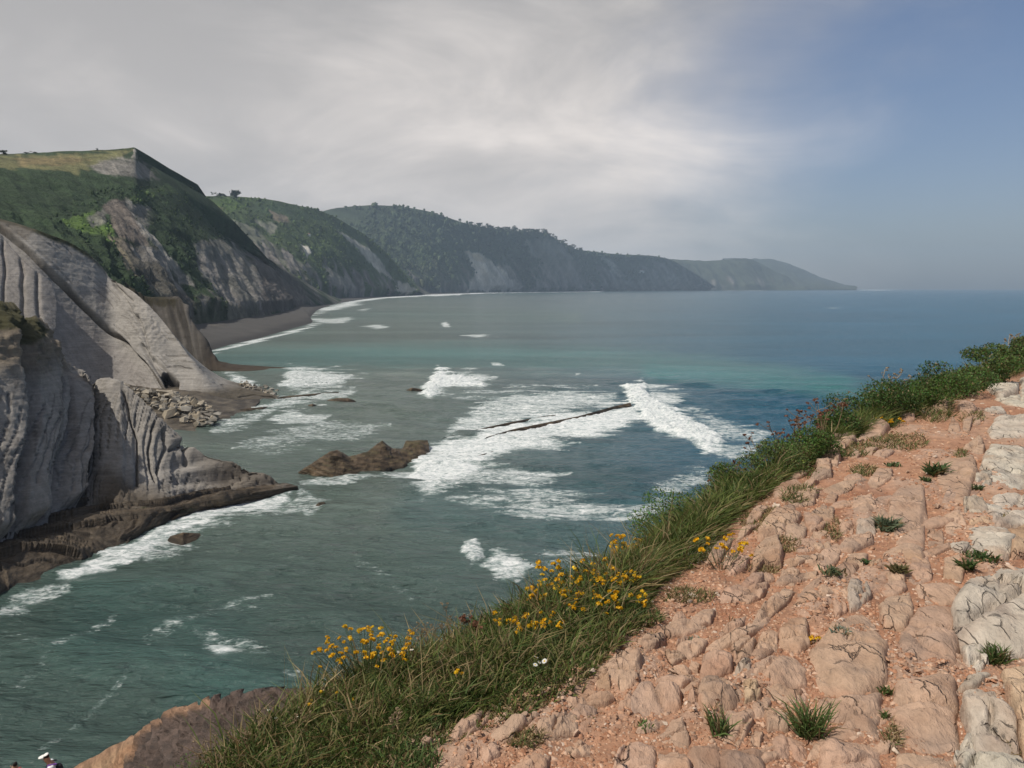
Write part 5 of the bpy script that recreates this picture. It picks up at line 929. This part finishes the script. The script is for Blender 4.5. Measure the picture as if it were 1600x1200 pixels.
V, T3, cc = joinm(ps); mesh('stubble', V, T3, M_leaf, None, cc, smooth=False, kind='stuff', label='thin dry stubble grass on the gravel between rocks')

# ================================================================== PLANTS
def scale_at(p): return (p[1] * cp - (p[2] - CAMZ) * sn) / F        # metres per pixel at a point
def shrub(px_, py_, w, h, n, label, colr=(.040, .068, .016), lsz=4.2, branches=5, off=0.0, dry=0.08, name='shrub'):
    r = np.random.default_rng(int(px_ * 7 + py_)); p = ground_at(px_, py_) + np.array((0, off, 0)); s = scale_at(p); W_, H_ = w * s, h * s * 1.05
    e = empty(name, p, label, 'shrub'); nb_ = 9; cs = np.column_stack([r.uniform(-.40, .40, nb_) * W_, r.uniform(-.35, .35, nb_) * W_ * .7, r.uniform(.10, .72, nb_) * H_])
    k = r.integers(nb_, size=n); dv = r.normal(size=(n, 3)); dv /= np.linalg.norm(dv, axis=1)[:, None]; rad = r.uniform(.25, 1, (n, 1)) ** .6
    P = cs[k] + dv * rad * np.array((.20 * W_, .18 * W_, .26 * H_)); P[:, 2] = np.clip(P[:, 2], -.05 * H_, None)
    col = np.asarray(colr) * r.uniform(.55, 1.6, (n, 1)) * (1 + .15 * r.normal(size=(n, 3))); dr = r.uniform(size=n) < dry; col[dr] = DRY[r.integers(3, size=dr.sum())] * .7
    V, Fc, cc = leaf_quads('f', P, r.uniform(.6, 1.4, n) * lsz * s, np.clip(col, .004, .8), r, .5, up=((0, 0, .8), 1.0), make=False)
    mesh('foliage', V, Fc, M_leaf, e, cc, smooth=False)
    for b in range(branches):
        t = cs[b % nb_] * 1.05; m_ = t * np.array((.35, .35, .55)); tv_, tf_ = tube([(0, 0, -.03), tuple(m_), tuple(t)], 1.1 * s, .5 * s, 4); mesh('branch', tv_, tf_, M_bark, e)
    return e
SH = [(1055, 806, 120, 92, 'bushy green shrub at the edge beside the yellow flower cluster'), (1115, 775, 120, 78, 'broad green shrub at the edge below the breaking wave'), (1165, 752, 90, 56, 'low green shrub left of the reddish dock stems'),
      (1215, 735, 100, 60, 'green shrub under the reddish dock stems'), (1262, 715, 70, 62, 'green shrub left of the pale edge rocks'), (1312, 676, 80, 62, 'dark shrub behind the pale edge rocks'), (1362, 650, 110, 76, 'dark dense shrub with grey twigs behind the pointed rock'),
      (1420, 634, 120, 78, 'tallest dark green shrub in the clifftop hedge'), (1470, 612, 100, 66, 'dark green shrub right of the tallest one in the hedge'), (1520, 592, 90, 56, 'mid green shrub behind the far white rocks'), (1565, 572, 80, 50, 'green shrub near the right edge of the hedge'), (1605, 556, 70, 46, 'rightmost green shrub at the far end of the hedge')]
for i, (a, b, w, h, lab) in enumerate(SH): shrub(a + 6, b + 8, w * 1.35, h * .92, 5200, lab, 1.8 * np.array( [(.048, .085, .016), (.050, .086, .020), (.055, .080, .022), (.055, .075, .022), (.045, .075, .018), (.035, .058, .015), (.032, .055, .014), (.036, .064, .015), (.036, .06, .016), (.045, .070, .018), (.05, .075, .022), (.055, .07, .024)][i]), 3.7, 5, off=-.03)

def petal_ring(name, n, r0, colr, cup=.35, center=None):
    V, Fc, Cc = [], [], []
    for k in range(n):
        a = 6.2832 * k / n; ca, sa = math.cos(a), math.sin(a); pts = [(0, 0, 0), (.55, -.26, cup * .5), (1, 0, cup), (.55, .26, cup * .5)]
        b = len(V); V += [((x_ * ca - y_ * sa) * r0, (x_ * sa + y_ * ca) * r0, z_ * r0) for x_, y_, z_ in pts]; Fc.append((b, b + 1, b + 2, b + 3)); Cc += [tuple(np.array(colr) * (.7 if q == 0 else 1)) for q in range(4)]
    if center is not None:
        b = len(V); m_ = 6; V += [(0, 0, .25 * r0)] + [(.30 * r0 * math.cos(6.28 * q / m_), .30 * r0 * math.sin(6.28 * q / m_), .10 * r0) for q in range(m_)]
        Cc += [center] * 7; Fc += [(b, b + 1 + q, b + 1 + (q + 1) % m_) for q in range(m_)]
    o = mesh(name, V, Fc, M_petal, None, np.array(Cc), smooth=False); me = o.data; bpy.data.objects.remove(o); return me
def head_mesh(name, n, colr, seed):
    r = np.random.default_rng(seed); P = r.normal(size=(n, 3)); P /= np.linalg.norm(P, axis=1)[:, None]; P[:, 2] = np.abs(P[:, 2]) * .6
    return leaf_quads(name, P * .42, np.full(n, .62), np.array(colr) * r.uniform(.7, 1.15, (n, 1)), r, .8, mat=M_petal)
YEL = [head_mesh('flower', 16, (.80, .46, .015), 50 + k) for k in range(3)] + [head_mesh('flower', 14, (.85, .56, .03), 60)]
DAI = petal_ring('flower', 11, .5, (.80, .79, .74), .12, (.75, .5, .03))
SEED = head_mesh('seed_head', 12, (.22, .10, .06), 70); SEEDP = head_mesh('seed_head', 12, (.36, .27, .17), 71)
def add_head(e, me, loc, s, r):
    o = bpy.data.objects.new(me.name.split('.')[0], me); C.objects.link(o); o.parent = e; o.location = loc; o.scale = (s, s, s); o.rotation_euler = (r.normal(0, .4), r.normal(0, .4), r.uniform(0, 6.28)); return o
M_stem = plain('green_stem', (.075, .10, .03)); M_drystem = plain('dry_stem', (.24, .17, .10)); M_greystem = plain('grey_twig', (.30, .26, .21))
def flower_plant(px_, py_, w, h, heads, label, me=None, leafcol=(.042, .075, .020), n=420, hs=9.0, cat='flower', lsz=3.2, topbias=.75, name='yellow_flower_plant', span=None):
    r = np.random.default_rng(int(px_ * 3 + py_ * 11)); p = ground_at(px_, py_); s = scale_at(p); W_, H_ = w * s, h * s; e = empty(name, p, label, cat)
    if n:
        P = np.column_stack([r.normal(0, .26, n) * W_, r.normal(0, .24, n) * W_, r.uniform(0, .9, n) ** 1.2 * H_]); col = np.asarray(leafcol) * r.uniform(.6, 1.5, (n, 1))
        V, Fc, cc = leaf_quads('f', P, r.uniform(.6, 1.5, n) * lsz * s, np.clip(col, .003, .8), r, .42, up=((0, 0, 1.0), .9), make=False); mesh('foliage', V, Fc, M_leaf, e, cc, smooth=False)
    tubes = []
    for k in range(heads):
        q = np.array((r.uniform(-.5, .5) * W_, r.uniform(-.4, .4) * W_, (topbias + (1 - topbias) * r.uniform(-.4, 1)) * H_)); tubes.append(tube([tuple(q * np.array((.3, .3, 0))), tuple(q * np.array((.7, .7, .6))), tuple(q)], .6 * s, .4 * s, 3))
        add_head(e, me if me else YEL[r.integers(len(YEL))], q, hs * s * r.uniform(.7, 1.25), r)
    V, Fc, _ = joinm(tubes); mesh('stem', V, Fc, M_stem, e)
    return e
for a in [(905, 935, 130, 50, 16, 'yellow flower patch on the skyline of the grassy edge'), (962, 940, 80, 45, 13, 'yellow flower plant at the right end of the flower patch'), (862, 960, 90, 45, 8, 'yellow flower plant in the middle left of the patch'),
          (930, 975, 100, 42, 10, 'yellow flower plant in the lower middle of the patch'), (980, 968, 60, 40, 7, 'yellow flower plant beside the gravel at the patch corner'), (842, 1006, 80, 40, 9, 'yellow flower plant lowest in the patch'),
          (798, 1000, 60, 36, 4, 'sparse yellow flower plant at the left end of the patch')]: flower_plant(a[0], a[1] - 4, a[2], a[3] * .95, int(a[4] * 2.8), a[5], hs=7.5, n=700, leafcol=(.06, .10, .025), lsz=4)
flower_plant(572, 1075, 140, 78, 80, 'grey-green plant crowned with tiny yellow heads at the sea edge', leafcol=(.13, .14, .085), n=900, hs=7, topbias=.85)
flower_plant(990, 868, 66, 66, 55, 'dense cluster of orange-yellow flowers left of the bushy shrub', leafcol=(.08, .10, .04), n=350, hs=7.5, topbias=.7)
flower_plant(1128, 888, 100, 46, 17, 'grey dwarf shrub ringed with yellow flowers on the rocks', leafcol=(.21, .19, .14), n=900, hs=8, lsz=2.6, topbias=.8)
flower_plant(1386, 668, 50, 16, 12, 'low row of yellow flowers beside the pointed pale rock', n=160, hs=5)
flower_plant(1269, 1004, 16, 9, 3, 'single small yellow flower against the big pink slab', n=14, hs=9); flower_plant(1013, 920, 14, 14, 2, 'single yellow flower at the edge of the gravel', n=20, hs=8)
flower_plant(722, 1085, 40, 40, 4, 'faint yellow flowers in the grass left of the daisies', n=60, hs=6); flower_plant(520, 1120, 90, 40, 5, 'sparse yellow flowers in the grass at lower left', n=120, hs=5)
flower_plant(836, 1062, 40, 34, 5, 'white daisies with yellow centres in the short grass', me=DAI, n=70, hs=9, name='daisy_plant'); flower_plant(450, 1150, 90, 40, 5, 'small white flowers in the grass at lower left', me=DAI, n=100, hs=5, name='daisy_plant')
flower_plant(630, 1068, 30, 60, 4, 'small white flowers beside the grey-green yellow plant', me=DAI, n=40, hs=6, name='daisy_plant'); flower_plant(1500, 590, 80, 34, 8, 'white flower heads scattered over the hedge shrubs', me=DAI, n=60, hs=4.5, name='daisy_plant')

def weed(px_, py_, h, nst, label, me=SEED, mat=M_drystem, spread=.22, hs=6, nh=4, name='dry_weed'):
    r = np.random.default_rng(int(px_ * 5 + py_)); p = ground_at(px_, py_); s = scale_at(p); e = empty(name, p, label, 'weed'); H_ = h * s
    for k in range(nst):
        b = np.array((r.normal(0, .10), r.normal(0, .08), 0)) * H_; t = b + np.array((r.normal(.03, spread) * H_, r.normal(0, spread) * H_, H_ * r.uniform(.65, 1.05))); m_ = (b + t) / 2 + np.array((r.normal(0, .05), 0, .02)) * H_
        parts = [tube([tuple(b), tuple(m_), tuple(t)], 1.0 * s, .5 * s, 3)]; tips = [t]
        for q in range(2):
            f_ = r.uniform(.45, .85); o0 = m_ * (1 - f_) + t * f_; o1 = o0 + np.array((r.normal(0, .16), r.normal(0, .1), r.uniform(.08, .22))) * H_; parts.append(tube([tuple(o0), tuple((o0 + o1) / 2 + np.array((0, 0, -.01))), tuple(o1)], .6 * s, .4 * s, 3)); tips.append(o1)
        V, Fc, _ = joinm(parts); mesh('stalk', V, Fc, mat, e)
        for q in range(nh if me else 0):
            t_ = tips[q % 3]; add_head(e, me, t_ + r.normal(0, .02, 3) * H_, hs * s * r.uniform(.6, 1.2), r)
for a in [((1150, 742), 58, 5, 'reddish dock stems at the left of the weed row below the wave'), ((1178, 734), 66, 6, 'reddish dock stems second from the left in the weed row'), ((1206, 730), 78, 6, 'tall rust-brown dock stems in the middle of the weed row'), ((1236, 722), 86, 7, 'tallest rust-brown dock stems in the weed row'),
          ((1258, 716), 74, 6, 'brown dock stems at the right end of the weed row'), ((1285, 702), 76, 5, 'brown branching stems just left of the dark hedge')]: weed(*a[0], *a[1:])
for a in [((1318, 668), 78, 4, 'bare grey stems above the left end of the dark hedge'), ((1350, 646), 86, 5, 'thin grey stems standing above the dark hedge'), ((1385, 636), 84, 4, 'grey stems in the middle of the hedge skyline'), ((1412, 624), 72, 4, 'pale grey stems above the tallest hedge shrub'), ((1455, 606), 56, 4, 'short grey stems right of the tallest hedge shrub'),
          ((1572, 566), 66, 5, 'tall dry stems at the right edge of the skyline'), ((1592, 560), 72, 5, 'rightmost tall dry stems on the skyline')]: weed(*a[0], *a[1:], me=SEEDP, mat=M_greystem, hs=4.5, nh=3)
for a in [((1040, 800), 66, 5, 'dry stems with pale heads above the bushy shrub'), ((1065, 790), 62, 5, 'dry branching stems right of the yellow cluster'), ((700, 1010), 62, 6, 'dry umbel stems on the sea edge left of the flower patch'), ((668, 1030), 66, 5, 'dry umbel stems on the sea edge above the dry grass'), ((860, 915), 44, 5, 'fine dry stems on the edge above the flower patch'),
          ((330, 1215), 62, 7, 'dry grass stems in front of the purple ledge'), ((390, 1190), 60, 7, 'dry grass stems at the right of the purple ledge'), ((270, 1235), 56, 6, 'leftmost dry stems in front of the ochre ledge'), ((620, 1160), 50, 6, 'dry straw stems beside the soil at lower left'), ((440, 1165), 60, 6, 'dry stems in the grass at the lower left corner of the edge')]: weed(*a[0], *a[1:], me=SEEDP, hs=4, nh=3)
weed(735, 1003, 40, 3, 'dark red dock seed stem left of the flower patch', hs=9, nh=6, spread=.08); weed(1118, 1112, 40, 1, 'single dark seed stem on the pink rock', hs=6, nh=1, spread=.2); weed(1143, 980, 20, 3, 'small brown dry sprig in the gravel', me=None, spread=.3)

def tuft(px_, py_, w, h, n, label, colr=(.075, .115, .035), name='grass_tuft', wpx=2.4, spread=.5, flat=False):
    r = np.random.default_rng(int(px_ * 13 + py_)); p = ground_at(px_, py_); s = scale_at(p)
    B = np.column_stack([r.normal(0, .22, n).clip(-.4, .4) * w * s, r.normal(0, .22, n).clip(-.4, .4) * w * s, np.zeros(n) + .005]); col = np.asarray(colr) * 1.35 * r.uniform(.6, 1.5, (n, 1)); dr = r.uniform(size=n) < .22; col[dr] = DRY[r.integers(3, size=dr.sum())] * .8
    V, T3, cc = blades(B, h * s * r.uniform(.45, 1.15, n), np.full(n, wpx * s), np.clip(col, .003, .8), r, lean=(-.1, 0), spread=spread); o = mesh(name, V, T3, M_leaf, None, cc, smooth=False, label=label, category='grass tuft' if 'grass' in name else 'herb'); o.location = p; return o
for a in [(1266, 1150, 44, 74, 190, 'largest green grass tuft against the left side of the big slab'), (1124, 1148, 30, 58, 60, 'slender green tuft in a crack left of the bottom rocks'), (1006, 1140, 34, 16, 40, 'flat grey-green sprig on the pink bedrock'), (640, 1194, 110, 34, 420, 'soft mossy green grass patch at the bottom edge'),
          (1557, 1036, 34, 40, 140, 'green tuft in the gap of the white rocks'), (1384, 1084, 22, 16, 60, 'tiny green tuft between the two big pink beds'), (1383, 1126, 14, 20, 40, 'small tuft lower in the gap between the pink beds')]: tuft(*a)
for a in [(1386, 828, 34, 30, 200, 'sage-green herb beside the tall pink rock', (.085, .11, .065)), (1462, 742, 26, 30, 160, 'green herb at the left of the rounded pink rock', (.05, .08, .03)), (1583, 816, 50, 16, 160, 'flat dark green herb in the white rocks', (.04, .06, .022)), (1536, 874, 52, 14, 160, 'flat green herb above the big white rock', (.045, .075, .022)),
          (1512, 890, 18, 26, 90, 'small green herb at the left of the big white rock', (.045, .075, .022)), (1520, 765, 24, 12, 80, 'little green herb above the grey boulder', (.05, .075, .03)), (1310, 990, 26, 14, 90, 'blue-grey herb above the big pink slab', (.10, .13, .10)), (1302, 896, 44, 12, 120, 'flat grey-green herb on the gravel', (.07, .09, .045)),
          (1403, 893, 30, 18, 100, 'olive herb right of the grey rocks', (.085, .075, .03)), (1352, 884, 10, 12, 40, 'tiny green herb between small rocks', (.045, .085, .03)), (1086, 1004, 22, 10, 60, 'pale grey herb on the low pink bed', (.13, .14, .10)), (1446, 752, 16, 10, 50, 'tiny herb atop the tall pink rock', (.06, .09, .035)), (1395, 728, 22, 8, 60, 'flat herb on the red gravel', (.06, .09, .035))]:
    tuft(*a[:6], a[6], 'low_herb', 3.0, .9)

# ================================================================== WALKERS ON THE PATH BELOW
M_skin = plain('skin', (.42, .25, .17)); M_hair = plain('dark_hair', (.012, .010, .009)); M_red = plain('red_shirt', (.30, .035, .028)); M_whs = plain('white_shirt', (.70, .70, .72)); M_pack = plain('dark_pack', (.018, .018, .025)); M_cap = plain('white_cap', (.78, .76, .72)); M_trou = plain('dark_trousers', (.05, .05, .06)); M_pur = plain('purple_strap', (.16, .06, .30)); M_shoe = plain('shoes', (.06, .045, .035))
def skin(name, verts, edges, mat, parent, root=0, sub=2):
    me = bpy.data.meshes.new(name); me.from_pydata([v[:3] for v in verts], edges, []); o = bpy.data.objects.new(name, me); C.objects.link(o); o.parent = parent
    me.materials.append(mat); m_ = o.modifiers.new('skin', 'SKIN'); m_.use_smooth_shade = True; sv = me.skin_vertices[0].data if me.skin_vertices else None
    if sv is None:
        bpy.context.view_layer.objects.active = o; bm = bmesh.new(); bm.from_mesh(me); bm.verts.layers.skin.verify(); bm.to_mesh(me); bm.free(); sv = me.skin_vertices[0].data
    for i, v in enumerate(verts): sv[i].radius = (v[3], v[4] if len(v) > 4 else v[3]); sv[i].use_root = (i == root)
    s_ = o.modifiers.new('sub', 'SUBSURF'); s_.levels = sub; s_.render_levels = sub; return o
def person(p, rz, label, shirt, cap, bend):
    e = empty('person', p, label, 'person'); e.rotation_euler = (0, 0, rz); b = bend       # faces -Y locally
    J = [(0, 0, .95, .13, .10), (0, -.02, 1.15, .125, .095), (0, -.04 - b * .3, 1.38, .15, .10), (0, -.05 - b * .5, 1.50, .055), (0, -.08 - b * .9, 1.60, .075, .085), (0, -.09 - b, 1.70, .075, .09)]
    E = [(0, 1), (1, 2), (2, 3), (3, 4), (4, 5)]
    for sx in (-1, 1):
        i = len(J); J += [(sx * .19, -.05 - b * .3, 1.42, .06), (sx * .24, -.06 - b * .2, 1.14, .045), (sx * .20, -.24 - b * .2, .96, .034), (sx * .19, -.30 - b * .2, .92, .036, .018)]
        E += [(2, i), (i, i + 1), (i + 1, i + 2), (i + 2, i + 3)]
        for fx in (-.022, -.007, .008, .022): J.append((sx * .19 + fx, -.38 - b * .2, .88, .009)); E.append((i + 3, len(J) - 1))
        J.append((sx * .19 - sx * .05, -.33 - b * .2, .91, .010)); E.append((i + 3, len(J) - 1))
        i = len(J); J += [(sx * .09, .01, .86, .085), (sx * .11, -.04 * (1 if sx > 0 else -2), .48, .06), (sx * .11, .06 * (1 if sx > 0 else -1), .10, .042), (sx * .12, -.12, .04, .04, .03)]; E += [(0, i), (i, i + 1), (i + 1, i + 2), (i + 2, i + 3)]
    body_ = skin('body', J, E, M_skin, e)
    S = [(0, 0, .93, .15, .115), (0, -.02, 1.15, .145, .11), (0, -.04 - b * .3, 1.38, .165, .115), (0, -.045 - b * .4, 1.455, .085)]; ES = [(0, 1), (1, 2), (2, 3)]
    for sx in (-1, 1): i = len(S); S += [(sx * .20, -.05 - b * .3, 1.42, .075), (sx * .235, -.06 - b * .2, 1.20, .062)]; ES += [(2, i), (i, i + 1)]
    skin('shirt', S, ES, shirt, e)
    T_ = [(0, 0, .95, .15, .12)]; ET = []
    for sx in (-1, 1): i = len(T_); T_ += [(sx * .09, .01, .84, .10), (sx * .11, -.04 * (1 if sx > 0 else -2), .48, .075), (sx * .11, .06 * (1 if sx > 0 else -1), .14, .058)]; ET += [(0, i), (i, i + 1), (i + 1, i + 2)]
    skin('trousers', T_, ET, M_trou, e)
    for sx in (-1, 1): skin('shoe', [(sx * .115, .04 if sx > 0 else -.02, .045, .05, .045), (sx * .12, -.16, .035, .045, .035)], [(0, 1)], M_shoe, e)
    bp_ = skin('backpack', [(0, .17 - b * .1, 1.02, .14, .09), (0, .16 - b * .2, 1.22, .15, .10), (0, .12 - b * .3, 1.42, .12, .08)], [(0, 1), (1, 2)], M_pack, e)
    for sx in (-1, 1): skin('strap', [(sx * .10, .08, 1.46, .03, .02), (sx * .11, -.10 - b * .4, 1.48, .03, .02), (sx * .12, -.17 - b * .3, 1.30, .028, .02), (sx * .14, -.08, 1.05, .026, .018)], [(0, 1), (1, 2), (2, 3)], M_pack if not cap else (M_pack if sx < 0 else M_pur), bp_)
    hx = (0, -.09 - b, 1.70)
    for sx in (-1, 1): skin('ear', [(sx * .085, hx[1] + .01, 1.655, .018, .012), (sx * .09, hx[1] + .015, 1.685, .016, .01)], [(0, 1)], M_skin, body_, sub=1)
    skin('nose', [(0, hx[1] - .085, 1.68, .012), (0, hx[1] - .105, 1.645, .018)], [(0, 1)], M_skin, body_, sub=1)
    for sx in (-1, 1): skin('eye', [(sx * .033, hx[1] - .080, 1.685, .010), (sx * .034, hx[1] - .083, 1.683, .010)], [(0, 1)], M_hair, body_, sub=1)
    skin('mouth', [(-.022, hx[1] - .083, 1.615, .006), (.022, hx[1] - .083, 1.615, .006)], [(0, 1)], M_red, body_, sub=1)
    skin('hair', [(0, hx[1] + .035, 1.63, .075, .07), (0, hx[1] + .02, 1.72, .088, .085), (0, hx[1] - .01, 1.755, .078, .06)], [(0, 1), (1, 2)], M_hair, e)
    if cap:
        cap_ = skin('cap', [(0, hx[1] + .02, 1.725, .105, .105), (0, hx[1] + .005, 1.775, .085, .05)], [(0, 1)], M_cap, e)
        an_ = np.linspace(0, math.pi, 11); top = [(math.cos(q) * .09, hx[1] - .05 - math.sin(q) * .13, 1.725 - .03 * math.sin(q)) for q in an_]
        mesh('cap_brim', top + [(x_, y_, z_ - .012) for x_, y_, z_ in top], [tuple(range(11)), tuple(range(21, 10, -1))] + [(q, q + 11, q + 12, q + 1) for q in range(10)], M_cap, cap_, smooth=False)
def on_ledge(px_, py_): 
    o = bpy.data.objects['lower_ledge']; d_ = Vector(ray(px_, py_)).normalized(); ok, loc, nn, i = o.ray_cast(Vector((0, 0, CAMZ)), d_); return loc if ok else Vector(at(px_, py_, 22.5))
person(on_ledge(90, 1268) + Vector((0, 0, .0)), math.radians(-62), 'walker in white cap and white shirt with dark backpack, head bent', M_whs, True, .10)
person(on_ledge(36, 1276), math.radians(-75), 'dark-haired walker in red shirt with black backpack at left corner', M_red, False, .04)

# ================================================================== HAZE
def haze_box():
    lo, hi = np.array((-15500, -3200, -12.0)), np.array((15500, 15800, 760.0))
    V = [(x_, y_, z_) for z_ in (lo[2], hi[2]) for y_ in (lo[1], hi[1]) for x_ in (lo[0], hi[0])]
    Fc = np.array([(0, 2, 3, 1), (4, 5, 7, 6), (0, 1, 5, 4), (2, 6, 7, 3), (0, 4, 6, 2), (1, 3, 7, 5)])
    m, nt, out = new_mat('haze_air'); v = nt.nodes.new('ShaderNodeVolumePrincipled')
    v.inputs['Color'].default_value = (.60, .79, 1.0, 1); v.inputs['Density'].default_value = 8.0e-5; v.inputs['Anisotropy'].default_value = 0.1
    nt.links.new(v.outputs[0], out.inputs['Volume'])
    mesh('haze', V, Fc, m, smooth=False, kind='stuff')
haze_box()
